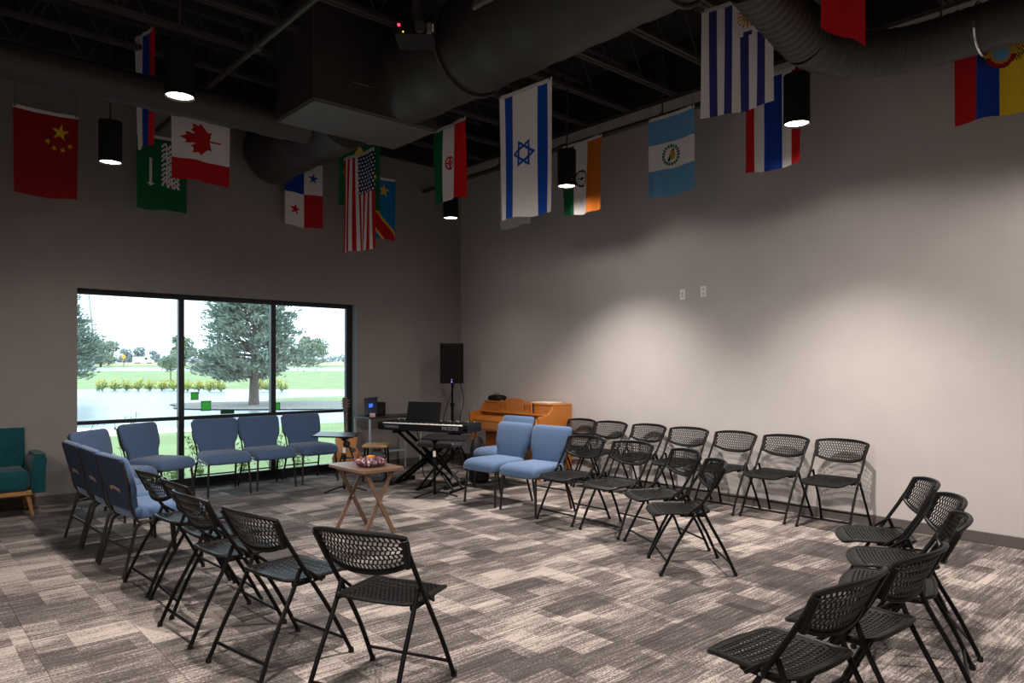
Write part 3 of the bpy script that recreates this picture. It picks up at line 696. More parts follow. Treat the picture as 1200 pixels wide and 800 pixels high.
def make_folding():
    t = empty('folding_chair')
    me = perforated(seat_S, 15, 17, .005, -.87, .87, .09, .89, .62, .62, .18)
    s = me.obj('seat', M_plas, t)
    rim = [seat_S(-1 + 2 * i / 10, 1) for i in range(11)] + [seat_S(1, 1 - i / 30) for i in range(1, 31)] + [seat_S(1 - 2 * i / 10, 0) for i in range(1, 11)] + [seat_S(-1, i / 30) for i in range(1, 30)]
    MB().tube([p - Vector((0, 0, .004)) for p in rim], .0095, 7, closed=True).obj('seat_rim', M_plas, s, True)
    b = perforated(back_S, 19, 7, .004, -.91, .91, .09, .91, .68, .83, .17).obj('backrest', M_plas, t)
    rim = [back_S(-1 + 2 * i / 14, 1) for i in range(15)] + [back_S(1, 1 - i / 6) for i in range(1, 7)] + [back_S(1 - 2 * i / 14, 0) for i in range(1, 15)] + [back_S(-1, i / 6) for i in range(1, 6)]
    MB().tube(rim, .0105, 7, closed=True).obj('backrest_rim', M_plas, b, True)
    for sx in (-1, 1):
        up = smooth_path([(.232 * sx, -.265, .782), (.236 * sx, -.17, .62), (.232 * sx, -.055, .445), (.233 * sx, .075, .24), (.24 * sx, .195, .012)], 4)
        f_ = MB().tube(up, .0115, 8).obj('side_frame', M_tube, t, True)
        MB().tube([back_S(.985 * sx, .0) + Vector((0, -.004, -.01)), back_S(.985 * sx, .97) + Vector((0, -.004, -.002))], .0165, 8).obj('back_sleeve', M_plas, f_, True)
        MB().lathe([(.014, 0), (.016, .004), (.013, .026)], 8, (.24 * sx, .195, 0)).obj('foot_cap', M_black, f_)
        rl = smooth_path([(.212 * sx, -.105, .515), (.214 * sx, -.155, .40), (.222 * sx, -.265, .2), (.235 * sx, -.35, .012)], 4)
        l_ = MB().tube(rl, .0115, 8).obj('leg', M_tube, t, True)
        MB().lathe([(.014, 0), (.016, .004), (.013, .026)], 8, (.235 * sx, -.35, 0)).obj('foot_cap', M_black, l_)
        MB().tube([(.222 * sx, -.10, .512), (.226 * sx, -.05, .478), (.226 * sx, .015, .43)], .009, 6).obj('hinge_link', M_tube, t, True)
        MB().rbox((.205 * sx - .012, -.15, .425), (.205 * sx + .012, .05, .45), .006, 1).obj('seat_bracket', M_tube, t)
        MB().tube([(.218 * sx, -.055, .45), (.243 * sx, -.055, .45)], .007, 8).obj('pivot_bolt', M_chrome, t)
    MB().tube([(-.237, .145, .095), (.237, .145, .095)], .0085, 8).obj('crossbar', M_tube, t, True)
    MB().tube([(-.229, -.31, .095), (.229, -.31, .095)], .0085, 8).obj('crossbar', M_tube, t, True)
    return t
fold0 = make_folding(); first = [True]
def place(proto, flagv, x, y, a, label, cat, group):
    o = proto if flagv[0] else copy_tree(proto); flagv[0] = False
    o.location = (x, y, 0); o.rotation_euler = (0, 0, R(a)); return tag(o, label, cat, group)
FG = 'black mesh folding chairs'
for x, y, a, lab in (
    (-5.28, -6.30, 295, 'black mesh folding chair with its back to the camera, nearest in the left row'),
    (-5.47, -5.63, 280, 'black mesh folding chair, second nearest the camera in the left row'),
    (-5.53, -4.96, 273, 'black mesh folding chair in the middle of the five in the left row'),
    (-5.45, -4.44, 269, 'mostly hidden black mesh folding chair, fourth from the camera in the left row'),
    (-5.46, -3.88, 273, 'black mesh folding chair beside the last blue chair of the left row'),
    (-2.02, -4.36, 90, 'black mesh folding chair right beside the front blue chairs by the piano'),
    (-2.05, -4.97, 87, 'black mesh folding chair, second from the blue chairs in the front right row'),
    (-2.20, -5.58, 63, 'black mesh folding chair, third from the blue chairs in the front right row'),
    (-2.56, -6.06, 48, 'black mesh folding chair alone at the end of the front right row, side view'),
    (-.40, -6.24, 92, 'black mesh folding chair at the near end of the row along the right wall'),
    (-.40, -5.65, 88, 'black mesh folding chair, second from the near end of the wall row'),
    (-.43, -5.10, 90, 'black mesh folding chair, third from the near end of the wall row'),
    (-.40, -4.50, 94, 'black mesh folding chair, fourth of seven in the wall row'),
    (-.38, -3.90, 90, 'black mesh folding chair, third from the piano in the wall row'),
    (-.40, -3.33, 93, 'black mesh folding chair, second from the piano in the wall row'),
    (-.38, -2.79, 90, 'black mesh folding chair standing right next to the piano'),
    (-2.32, -7.41, 32, 'black mesh folding chair farthest from the camera in the lower right cluster'),
    (-2.83, -7.70, 31, 'black mesh folding chair, second farthest in the lower right cluster'),
    (-3.33, -7.87, 19, 'black mesh folding chair in the middle of the lower right cluster'),
    (-4.00, -7.96, 358, 'black mesh folding chair, second nearest the camera in the lower right cluster'),
    (-4.56, -7.93, 356, 'black mesh folding chair at the bottom edge, nearest in the lower right cluster')):
    place(fold0, first, x, y, a, lab, 'chair', FG)

# ------------------------------------------------------------------ blue upholstered stacking chair
def sring(cx, cy, cz, hx, ht, T, n=28, e=.32, bulge=0):
    out = []
    for i in range(n):
        a = 2 * PI * i / n; c, s = math.cos(a), math.sin(a)
        out.append((math.copysign(abs(c) ** e, c) * hx, math.copysign(abs(s) ** (e + .25), s) * ht))
    return out
def make_blue():
    t = empty('upholstered_chair')
    # seat cushion: rings across y with a waterfall front
    rings = []
    prof = [(-.225, .03, .455, .200), (-.218, .042, .452, .222), (-.19, .047, .45, .235), (0, .050, .447, .252), (.17, .055, .442, .257), (.235, .054, .432, .255), (.268, .045, .422, .250), (.285, .028, .412, .240), (.291, .010, .405, .225)]
    for (y, ht, zc, hx) in prof:
        rings.append([Vector((px, y, zc + pz)) for px, pz in sring(0, 0, 0, hx, ht * 1.12, None)])
    MB().loft(rings).obj('seat', M_blue, t, True)
    # back cushion: rings going up along the recline, notched narrower towards the seat
    rings = []
    def yb(z): return -.205 - (z - .45) * .20 - .25 * max(0, z - .62) ** 2
    for (z, hx, ht) in ((.452, .17, .010), (.455, .195, .022), (.47, .207, .032), (.52, .212, .036), (.565, .219, .037), (.60, .238, .037), (.63, .255, .037), (.68, .263, .036), (.76, .268, .034), (.83, .268, .031), (.855, .262, .026), (.868, .25, .018), (.875, .225, .006)):
        rings.append([Vector((px, yb(z) + pz, z)) for px, pz in sring(0, 0, 0, hx, ht, None)])
    MB().loft(rings).obj('backrest', M_blue, t, True)
    sh = []
    for (z, hx) in ((.475, .198), (.57, .207), (.63, .240), (.76, .254), (.845, .252), (.86, .235)):
        sh.append([Vector((px, yb(z) - .036 + pz, z)) for px, pz in sring(0, 0, 0, hx, .007, None, 20)])
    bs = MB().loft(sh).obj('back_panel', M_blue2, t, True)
    hd = [(x, yb(.625) - .048 - .014 * math.cos(x / .095 * PI / 2), .625 + .022 * math.cos(x / .095 * PI / 2)) for x in [-.095 + .19 * i / 8 for i in range(9)]]
    m = MB()
    for p0, p1 in zip(hd[:-1], hd[1:]):
        p0, p1 = Vector(p0), Vector(p1); dz = Vector((0, .010, -.028)); th = Vector((0, .008, 0))
        m.add([p0, p1, p1 + dz, p0 + dz, p0 + th, p1 + th, p1 + dz + th, p0 + dz + th], [(0, 1, 2, 3), (7, 6, 5, 4), (0, 4, 5, 1), (3, 2, 6, 7), (0, 3, 7, 4), (1, 5, 6, 2)])
    m.obj('carry_handle', M_tan, bs, True)['label'] = 'tan hand-hold strip on the back'
    for sx in (-1, 1):
        MB().tube(smooth_path([(.228 * sx, .235, .375), (.236 * sx, .245, .25), (.248 * sx, .262, .006)], 4), .0125, 8).obj('leg', M_bronze, t, True)
        MB().tube(smooth_path([(.23 * sx, -.10, .385), (.232 * sx, -.205, .365), (.238 * sx, -.245, .25), (.255 * sx, -.31, .006)], 5), .0125, 8).obj('leg', M_bronze, t, True)
        MB().tube([(.228 * sx, .24, .378), (.228 * sx, -.20, .385)], .012, 8).obj('seat_rail', M_bronze, t, True)
        MB().tube(smooth_path([(.226 * sx, -.20, .39), (.222 * sx, yb(.5) - .028, .47), (.232 * sx, yb(.58) - .034, .58), (.257 * sx, yb(.66) - .034, .66), (.262 * sx, yb(.84) - .03, .84)], 4), .0095, 8).obj('back_upright', M_bronze, t, True)
    MB().tube([(-.228, .215, .378), (.228, .215, .378)], .010, 8).obj('stretcher', M_bronze, t, True); MB().tube([(-.243, -.262, .20), (.243, -.262, .20)], .0085, 8).obj('stretcher', M_bronze, t, True)
    return t
blue0 = make_blue(); firstb = [True]
for x, y, a, lab in (
    (-5.57, -2.13, 272, 'blue upholstered chair with its dark back to the camera, farthest in the left row'),
    (-5.55, -2.69, 271, 'blue upholstered chair in the middle of the left row of three'),
    (-5.53, -3.29, 276, 'blue upholstered chair next to the folding chairs, nearest of the left row'),
    (-5.33, -1.24, 222, 'blue upholstered chair in the room corner left of the window, behind the left row'),
    (-4.77, -.66, 212, 'angled blue upholstered chair in front of the left window pane'),
    (-4.04, -.57, 178, 'blue upholstered chair under the window, leftmost of the straight three'),
    (-3.46, -.52, 181, 'blue upholstered chair under the window, middle of the straight three'),
    (-2.85, -.46, 181, 'blue upholstered chair under the window, next to the guitar'),
    (-1.95, -3.19, 93, 'bright blue upholstered chair in front of the piano, left of the front pair'),
    (-1.93, -3.78, 95, 'bright blue upholstered chair beside the folding chairs, right of the front pair'),
    (-1.24, -2.47, 95, 'bright blue upholstered chair behind the front pair, closest to the piano')):
    place(blue0, firstb, x, y, a, lab, 'chair', 'blue upholstered chairs')

# ------------------------------------------------------------------ loveseat
t = empty('loveseat', (-6.55, -.34, 0), 0, 'teal velvet loveseat with warm wooden legs at the left wall', 'sofa')
MB().rbox((-.62, -.28, .215), (.62, .28, .265), .008, 1).obj('base_rail', M_gold, t)
MB().rbox((-.57, -.31, .26), (.57, .22, .47), .05, 3).obj('seat', M_teal, t, True)
T_ = Matrix.Translation((0, .24, .46)) @ Matrix.Rotation(R(-9), 4, 'X')
bk = MB()
NXg, NZg = 24, 10
vs = []
for j in range(NZg + 1):
    for i in range(NXg + 1):
        x = -.60 + 1.2 * i / NXg; z = -.18 + .59 * j / NZg; e = min(1, 6 * min(i, NXg - i) / NXg) * min(1, 5 * min(j, NZg - j) / NZg)
        tuft = abs(math.sin((x / .2 + z / .2) * PI / 2) * math.sin((x / .2 - z / .2) * PI / 2))
        vs.append(T_ @ Vector((x, -.06 * e ** .5 - .018 * tuft * e, z)))
n1 = len(vs)
vs += [T_ @ Vector((-.60 + 1.2 * i / NXg, .035, -.18 + .59 * j / NZg)) for j in range(NZg + 1) for i in range(NXg + 1)]
fs = []
for j in range(NZg):
    for i in range(NXg):
        q = j * (NXg + 1) + i; fs.append((q, q + 1, q + NXg + 2, q + NXg + 1)); fs.append((n1 + q + NXg + 1, n1 + q + NXg + 2, n1 + q + 1, n1 + q))
ring = [i for i in range(NXg + 1)] + [j * (NXg + 1) + NXg for j in range(1, NZg + 1)] + [NZg * (NXg + 1) + i for i in range(NXg - 1, -1, -1)] + [j * (NXg + 1) for j in range(NZg - 1, 0, -1)]
for a, b in zip(ring, ring[1:] + ring[:1]): fs.append((b, a, n1 + a, n1 + b))
bk.add(vs, fs).obj('backrest', M_teal, t, True)
for sx in (-1, 1):
    arm = [Vector((sx * x, y, z)) for x, y, z in ((.56, 0, 0),)]
    m = MB(); rings = []
    for (z, o_) in ((.235, .0), (.30, .0), (.45, .004), (.56, .012), (.605, .02), (.625, .022)):
        hx = .075 if z < .6 else .05; hy = .27 if z < .6 else .245
        rings.append([Vector((sx * (.645 + o_) + px, -.03 + pz, z)) for px, pz in [(math.copysign(abs(math.cos(a)) ** .4, math.cos(a)) * hx, math.copysign(abs(math.sin(a)) ** .4, math.sin(a)) * hy) for a in [2 * PI * i / 24 for i in range(24)]]])
    m.loft(rings).obj('arm', M_teal, t, True)
    for sy in (-1, 1): MB().tube([(sx * .56, sy * .22, .22), (sx * .60, sy * .25, 0)], [.026, .014], 8).obj('leg', M_gold, t, True)

# ------------------------------------------------------------------ tray table with wreath and candle
t = empty('tray_table', (-3.755, -3.43, 0), 0, 'small brown wooden folding tray table on crossed legs', 'table')
outl = []
for i in range(48):
    a = 2 * PI * i / 48; c, s = math.cos(a), math.sin(a); outl.append((math.copysign(abs(c) ** .22, c) * .225, math.copysign(abs(s) ** .22, s) * .345))
MB().prism(outl, .585, .608, 'z').obj('tabletop', M_walnut, t, True)
for y in (-.24, .25):
    for q in (-1, 1):
        off = .012 * q
        MB().box((-.018, -.009, 0), (.018, .009, math.hypot(.30, .585)), T=Matrix.Translation((-.15 * q, y + off, 0.004)) @ Matrix.Rotation(math.atan2(.30 * q, .585), 4, 'Y')).obj('leg', M_walnut, t)
    MB().tube([(0, y - .025, .296), (0, y + .025, .296)], .008, 8).obj('pivot_pin', M_chrome, t)
for x in (-.15, .15): MB().box((x - .012, -.26, .555), (x + .012, .27, .585)).obj('under_rail', M_walnut, t)
wr = empty('dried_wreath', (-3.74, -3.50, .608), 0, 'wreath of dried purple and white flowers in a dish on the tray table', 'wreath')
MB().lathe([(.05, 0), (.12, .004), (.14, .035), (.132, .035), (.115, .012), (.0, .010)], 24, caps=False).obj('dish', mat('dark_dish', (.06, .03, .03), .4), wr, True)
mm = [mat('dried_purple', (.18, .06, .10), .85), mat('dried_mauve', (.33, .17, .22), .85), mat('dried_cream', (.55, .42, .40), .85)]
fw_ = MB()
for i in range(420):
    a = random.uniform(0, 2 * PI); r_ = random.gauss(.105, .022); p = Vector((r_ * math.cos(a), r_ * math.sin(a), .03 + abs(random.gauss(0, .022))))
    cards(fw_, [p], .016, 1.0, random.choice((0, 0, 1, 1, 2)))
fw_.obj('dried_flowers', mm, wr)['kind'] = 'stuff'
cj = empty('jar_candle', (-3.735, -3.49, .618), 0, 'jar candle with an orange lid standing inside the wreath', 'candle')
MB().lathe([(.03, 0), (.034, .004), (.034, .065)], 18).obj('jar', mat('milky_glass', (.6, .55, .5), .2), cj, True); MB().lathe([(.037, .065), (.037, .082), (.03, .085), (0, .085)], 18, caps=False).obj('lid', mat('orange_lid', (.75, .27, .04), .4), cj, True)

# ------------------------------------------------------------------ spinet piano against the right wall
t = empty('upright_piano', (0, -1.785, 0), 0, 'orange-brown wooden spinet piano against the right wall', 'piano')
yl, yr = .735, -.735
def part(name, a, b, m=M_oak, r=.005): return MB().rbox(a, b, r, 1).obj(name, m, t)
part('back_case', (-.34, yr + .03, .10), (-.03, yl - .03, .98)); part('lid', (-.37, yr, .98), (-.025, yl, 1.005))
side = [(-.03, .0), (-.34, .0), (-.34, .57), (-.655, .60), (-.655, .835), (-.60, .85), (-.50, .86), (-.43, .90), (-.385, .965), (-.36, .98), (-.03, .98)]
for y in (yl, yr):
    MB().prism(side, y - .03 * (1 if y > 0 else 0), y + .03 * (0 if y > 0 else 1), 'y').obj('side_panel', M_oak, t)
    MB().lathe([(.026, 0), (.02, .03), (.028, .09), (.034, .2), (.036, .38), (.026, .42), (.038, .45), (.024, .475), (.042, .52), (.042, .60)], 14, (-.60, y - .04 * (1 if y > 0 else -1), 0)).obj('leg', M_oak, t, True)
part('keybed', (-.65, yr + .03, .595), (-.34, yl - .03, .665)); part('key_slip', (-.66, yr + .03, .62), (-.635, yl - .03, .715))
fb = MB().prism([(-.60, .72), (-.42, .75), (-.40, .80), (-.41, .81), (-.60, .745)], yr + .035, yl - .035, 'y').obj('fallboard', M_oak, t)
MB().box((-.632, yr + .04, .668), (-.60, yl - .04, .718)).obj('lock_rail', M_oakd, t)
part('shelf_ledge', (-.47, yr + .03, .845), (-.34, yl - .03, .862)); part('nameboard', (-.40, yr + .03, .76), (-.385, yl - .03, .85))
part('upper_panel', (-.365, yr + .03, .862), (-.345, yl - .03, .98))
MB().box((-.376, -.34, .865), (-.366, .34, 1.0)).obj('desk_gap_shade', M_oakd, t)  # dark strip put in for the shade between the spindles
# music desk: curved crest panel with a row of turned spindles at each side
dk = [(-.19, .865), (.19, .865), (.19, 1.045), (.12, 1.06), (0, 1.065), (-.12, 1.06), (-.19, 1.045)]
T_ = Matrix.Translation((-.43, 0, 0)) @ Matrix.Rotation(R(0), 4, 'Y')
md = MB().prism(dk, -.425, -.405, 'x').obj('music_desk', M_oak, t)
for q in range(7): MB().rbox((-.428, -.12 + q * .036, .93), (-.424, -.10 + q * .036, .99), .002, 1).obj('carved_motif', M_oak, md)
MB().rbox((-.43, -.36, .862), (-.40, .36, .878), .004, 1).obj('desk_rail', M_oak, md)
for s in (-1, 1):
    MB().prism([(s * .19, 1.005), (s * .28, 1.03), (s * .345, 1.0), (s * .35, .865), (s * .33, .865), (s * .325, .975), (s * .19, .975)], -.425, -.405, 'x').obj('desk_scroll', M_oak, md)
    for q in range(3): MB().lathe([(.008, 0), (.013, .03), (.007, .06), (.012, .09), (.008, .112)], 8, (-.415, s * (.222 + .034 * q), .866)).obj('spindle', M_oak, md, True)
part('knee_panel', (-.32, yr + .05, .12), (-.30, yl - .05, .56)); part('toe_board', (-.40, yr + .03, .02), (-.30, yl - .03, .12))
for q in (-.07, 0, .07): MB().rbox((-.46, q - .012, .05), (-.40, q + .012, .062), .004, 1).obj('pedal', mat('brass', (.6, .4, .14), .3, metal=1), t)
b = empty('headphones_case', (-.24, -1.20, 1.005), 0, 'black rounded case lying on the left end of the piano lid', 'case')
MB().loft([[Vector((px * k, py * k, z)) for px, py in [(.10 * math.copysign(abs(math.cos(a)) ** .6, math.cos(a)), .15 * math.copysign(abs(math.sin(a)) ** .6, math.sin(a))) for a in [2 * PI * i / 20 for i in range(20)]]] for z, k in ((0, .94), (.02, 1), (.05, .97), (.07, .85), (.082, .5))]).obj('shell', M_black, b, True)
MB().tube(smooth_path([(-.03, -.09, .06), (-.02, -.05, .10), (-.02, .03, .10), (-.03, .08, .06)], 5), .006, 6).obj('handle', M_blackg, b, True)
b = MB().rbox((-.14, -.16, 0), (.14, .16, .016), .003, 1).obj('sheet_music', mat('cream_paper', (.62, .52, .42), .8), None, loc=(-.20, -2.21, 1.005)); tag(b, 'closed cream music book lying on the right of the piano lid', 'book')

# ------------------------------------------------------------------ keyboard on crossed stand
kl, kr = Vector((-2.27, -1.18, 0)), Vector((-1.745, -2.40, 0)); kd = (kr - kl).normalized(); KA = math.atan2(kd.y, kd.x)
kc = (kl + kr) / 2; L2 = (kr - kl).length / 2
kb_n = Vector((-kd.y, kd.x, 0))                  # local +y, away from the player
t = empty('stage_keyboard', (kc.x, kc.y, .695), KA, 'long black electronic keyboard on a crossed stand', 'keyboard')
MB().rbox((-L2, 0, 0), (L2, .36, .06), .012, 2).obj('body', M_blackg, t); MB().prism([(.0, .02), (.0, .10), (.02, .105), (.36, .115), (.36, .02)], -L2, -L2 + .07, 'x').obj('end_block', M_blackg, t); MB().prism([(.0, .02), (.0, .10), (.02, .105), (.36, .115), (.36, .02)], L2 - .07, L2, 'x').obj('end_block', M_blackg, t)
MB().rbox((-L2 + .07, .165, .06), (L2 - .07, .36, .115), .008, 1).obj('control_panel', M_black, t)
MB().rbox((-L2 + .07, -.004, .0), (L2 - .07, .012, .085), .004, 1).obj('front_strip', M_blackg, t)
ks = MB(); kk = MB(); nk = 52; wk = (2 * L2 - .14) / nk
for i in range(nk):
    x = -L2 + .07 + i * wk; ks.rbox((x + .0006, .008, .06), (x + wk - .0006, .16, .094), .003, 1)
    if i % 7 in (0, 1, 3, 4, 5) and i < nk - 1: kk.box((x + wk - .006, .06, .09), (x + wk + .006, .16, .105))
ks.obj('white_keys', M_ivory, t)['kind'] = 'stuff'; kk.obj('black_keys', M_black, t)['kind'] = 'stuff'
kn = MB()
for i in range(18): kn.lathe([(.008, 0), (.007, .014)], 8, (-L2 + .16 + i * .065, .25 + .05 * (i % 2), .115))
kn.obj('knobs', M_chrome, t)['kind'] = 'stuff'
M_prt = mat('grey_print', (.30, .30, .31), .5)
def front_text(body, x, size): text_mesh(body, size, M_prt, t, Matrix.Translation((x, -.0052, .028)) @ Matrix.Rotation(PI / 2, 4, 'X'))
front_text('YAMAHA', -L2 + .10, .055); front_text('MODX8', L2 - .36, .065)
# music rest plate above the keys
mr = empty('music_rest', (kc.x + kb_n.x * .22 - kd.x * .12, kc.y + kb_n.y * .22 - kd.y * .12, .81), KA, 'black rectangular music desk standing on the keyboard', 'music stand')
T_ = Matrix.Rotation(R(-14), 4, 'X')
MB().rbox((-.255, -.004, 0), (.255, .004, .25), .004, 1, T=T_).obj('plate', M_black, mr); MB().rbox((-.255, -.03, 0), (.255, .004, .012), .003, 1, T=T_).obj('ledge', M_black, mr)
ox = empty('keyboard_stand', (kc.x, kc.y, 0), KA, 'black double-braced crossed stand carrying the keyboard', 'stand')
for y in (.09, .27):
    for s in (-1, 1): MB().tube([(-.42 * s, y + .02 * s, .665), (.40 * s, y + .02 * s, .045)], .022, 6).obj('brace', M_tube, ox)
for s in (-1, 1):
    MB().rbox((-.42 * s - .02, -.0, .658), (-.42 * s + .02, .36, .692), .006, 1).obj('support_arm', M_tube, ox)
    MB().rbox((.40 * s - .022, -.06, .012), (.40 * s + .022, .42, .05), .008, 1).obj('floor_bar', M_tube, ox)
    for y in (-.06, .42): MB().rbox((.40 * s - .028, y - .03, 0), (.40 * s + .028, y + .03, .055), .008, 1).obj('rubber_foot', M_black, ox)
MB().lathe([(.05, -.03), (.05, .03)], 14, T=Matrix.Translation((0, .18, .355)) @ Matrix.Rotation(PI / 2, 4, 'X')).obj('locking_disc', M_black, ox)
# bench
bp = kc - kb_n * .10 + kd * .34
t = empty('keyboard_bench', (bp.x, bp.y, 0), KA, 'padded black keyboard bench with crossed steel legs', 'bench')
MB().rbox((-.26, -.15, .53), (.26, .15, .60), .025, 3).obj('cushion', mat('black_vinyl', (.035, .034, .036), .3), t, True)
for y in (-.11, .11):
    for s in (-1, 1): MB().tube([(-.20 * s, y + .012 * s, .53), (.24 * s, y + .012 * s, .02)], .014, 6).obj('leg', M_tube, t)
for s in (-1, 1): MB().tube([(.24 * s, -.17, .016), (.24 * s, .17, .016)], .016, 8).obj('floor_bar', M_tube, t)
# sustain pedal and soft bag beside it
bgp = kr + kb_n * .34 + kd * .10
t = empty('gig_bag', (-1.22, -1.98, 0), R(20), 'slouching black gig bag on the floor between keyboard and piano', 'bag')
rings = []
for (z, hx, hy, o_) in ((0, .12, .10, 0), (.03, .15, .125, 0), (.18, .155, .12, .01), (.34, .14, .10, .02), (.46, .12, .08, .03), (.55, .09, .055, .03), (.585, .05, .025, .03)):
    rings.append([Vector((hx * math.cos(a) * (1 + .05 * math.sin(3 * a + z * 9)), o_ + hy * math.sin(a) * (1 + .06 * math.sin(4 * a + z * 7)), z)) for a in [2 * PI * i / 24 for i in range(24)]])
MB().loft(rings).obj('bag_body', M_black, t, True); MB().tube(smooth_path([(-.06, -.07, .50), (-.10, -.16, .40), (-.09, -.165, .25), (-.05, -.13, .12)], 5), .012, 6).obj('strap', M_blackg, t, True)

# ------------------------------------------------------------------ flat music stands
def flat_stand(x, y, rz, zt, label, dx=0, wid=.50):
    t = empty('music_stand', (x, y, 0), rz, label, 'music stand', 'black music stands with flat desks')
    MB().tube([(0, 0, .02), (0, 0, .40)], .017, 10).obj('lower_tube', M_tube, t, True); MB().tube([(0, 0, .38), (0, 0, zt - .06)], .011, 10).obj('upper_tube', M_tube, t, True)
    MB().lathe([(.026, 0), (.026, .05)], 10, (0, 0, .385)).obj('clutch', M_black, t); MB().rbox((-.017, -.0195, .46), (.017, -.0165, .53), .002, 1).obj('paper_label', M_white, t)
    MB().rbox((-.03, -.03, zt - .07), (.03, .03, zt - .01), .01, 1).obj('tilt_head', M_black, t)
    T_ = Matrix.Translation((0, 0, zt)) @ Matrix.Rotation(R(4), 4, 'X') @ Matrix.Rotation(R(1.5), 4, 'Y')
    d = MB().rbox((dx - wid / 2, -.17, -.005), (dx + wid / 2, .17, .005), .004, 1, T=T_).obj('desk', M_blackg, t); MB().rbox((dx - wid / 2, -.19, -.006), (dx + wid / 2, -.17, .045 * 0 + .012), .004, 1, T=T_).obj('desk_lip', M_blackg, d)
    for s in (-1, 1): MB().tube([T_ @ Vector((.02 * s, 0, -.05)), T_ @ Vector((.16 * s, 0, -.007))], .006, 6).obj('desk_brace', M_tube, t)
    for k in range(3):
        a = R(90 + 120 * k + 20); c, s = math.cos(a), math.sin(a)
        MB().tube(smooth_path([(.014 * c, .014 * s, .055), (.15 * c, .15 * s, .038), (.25 * c, .25 * s, .018), (.29 * c, .29 * s, .010)], 3), .0095, 8).obj('leg', M_tube, t, True)
flat_stand(-2.87, -1.40, R(-42), .68, 'black music stand with flat desk in front of the guitar', -.10)
flat_stand(-2.25, -2.42, R(-50), .69, 'black music stand with flat desk in front of the keyboard', .15, .55)

# ------------------------------------------------------------------ guitar on its stand
G = empty('acoustic_guitar', (-2.27, -.38, .10), R(-20), 'amber acoustic guitar leaning on a stand by the window edge', 'guitar')
TG = Matrix.Rotation(R(-13), 4, 'X')
def gw(z):
    pts = [(0, .0), (.012, .09), (.04, .145), (.10, .19), (.16, .197), (.22, .175), (.28, .133), (.31, .128), (.36, .142), (.41, .148), (.45, .138), (.48, .10), (.493, .05), (.495, 0)]
    for (a, b), (c, d) in zip(pts[:-1], pts[1:]):
        if a <= z <= c: return b + (d - b) * (z - a) / (c - a)
    return 0
zz = [0, .004, .012, .025, .04, .07, .10, .13, .16, .19, .22, .25, .28, .31, .335, .36, .385, .41, .43, .45, .465, .48, .49, .495]
ol = [(gw(z), z) for z in zz] + [(-gw(z), z) for z in reversed(zz[1:-1])]
bd = MB().prism(ol, 0, .10, 'y', T=TG).obj('body', mat('dark_amber_side', (.22, .075, .02), .3), G)
MB().prism(ol, -.006, 0, 'y', T=TG).obj('soundboard', M_guitar, bd)
MB().lathe([(.0, 0), (.05, 0), (.05, .004), (0, .004)], 24, T=TG @ Matrix.Translation((0, -.006, .335)) @ Matrix.Rotation(PI / 2, 4, 'X')).obj('sound_hole', M_black, bd)
MB().prism([(.045, .30), (.12, .27), (.125, .23), (.06, .20), (.035, .26)], -.008, -.006, 'y', T=TG).obj('pickguard', M_gneck, bd)
MB().rbox((-.085, -.016, .13), (.085, -.006, .155), .003, 1, T=TG).obj('bridge', M_gneck, bd)
MB().rbox((-.028, -.022, .40), (.028, .012, .82), .006, 1, T=TG).obj('neck', M_gneck, G)
MB().prism([(-.025, .82), (.025, .82), (.037, .86), (.036, .99), (0, 1.0), (-.036, .99), (-.037, .86)], -.012, .006, 'y', T=TG @ Matrix.Translation((0, .004, 0))).obj('headstock', M_gneck, G)
for s in (-1, 1):
    for z in (.87, .91, .95): MB().tube([TG @ Vector((.034 * s, -.002, z)), TG @ Vector((.058 * s, -.002, z))], .006, 6).obj('tuning_peg', M_chrome, G)
st = MB()
for i in range(6): st.tube([TG @ Vector((-.022 + .0088 * i, -.026, .145)), TG @ Vector((-.018 + .0072 * i, -.026, .83))], .0009, 4)
st.obj('strings', M_chrome, G)['kind'] = 'stuff'
t = empty('guitar_stand', (-2.27, -.38, 0), R(-20), 'black folding guitar stand holding the amber guitar', 'stand')
for s in (-1, 1):
    MB().tube(smooth_path([(.02 * s, .06, .42), (.10 * s, .0, .2), (.17 * s, -.10, .01)], 4), .009, 7).obj('leg', M_tube, t, True); MB().tube([(.05 * s, .02, .12), (.08 * s, -.06, .085), (.085 * s, -.10, .10)], .008, 7).obj('cradle_arm', M_tube, t, True)
MB().tube([(0, .06, .42), (0, .25, .01)], .009, 7).obj('leg', M_tube, t); MB().tube([(-.10, .0, .2), (.10, .0, .2)], .007, 7).obj('crossbar', M_tube, t)

# ------------------------------------------------------------------ stool with wooden seat, bag, side table, tablet
t = empty('wooden_stool', (-2.17, -.98, 0), R(-40), 'low stool with a light wooden seat behind the tray table', 'stool')
M_pine = mat('light_pine', (.55, .34, .15), .45, var=.15, scale=5, stretch=(1, 12, 1))
MB().rbox((-.165, -.15, .445), (.165, .15, .485), .015, 2).obj('seat', M_pine, t, True)
for sx in (-1, 1):
    for sy in (-1, 1): MB().tube([(.13 * sx, .11 * sy, .445), (.155 * sx, .135 * sy, 0)], .013, 8).obj('leg', M_tube, t, True)
    MB().tube([(.145 * sx, -.12, .17), (.145 * sx, .12, .17)], .008, 7).obj('stretcher', M_tube, t)
t = empty('backpack', (-2.14, -.95, 0), R(-40), 'grey backpack pushed under the wooden stool', 'bag')
rings = []
for (z, hx, hy) in ((0, .085, .07), (.02, .105, .085), (.16, .11, .09), (.28, .10, .08), (.36, .085, .06), (.40, .055, .035), (.41, .02, .01)):
    rings.append([Vector((math.copysign(abs(math.cos(a)) ** .6, math.cos(a)) * hx, math.copysign(abs(math.sin(a)) ** .6, math.sin(a)) * hy, z)) for a in [2 * PI * i / 24 for i in range(24)]])
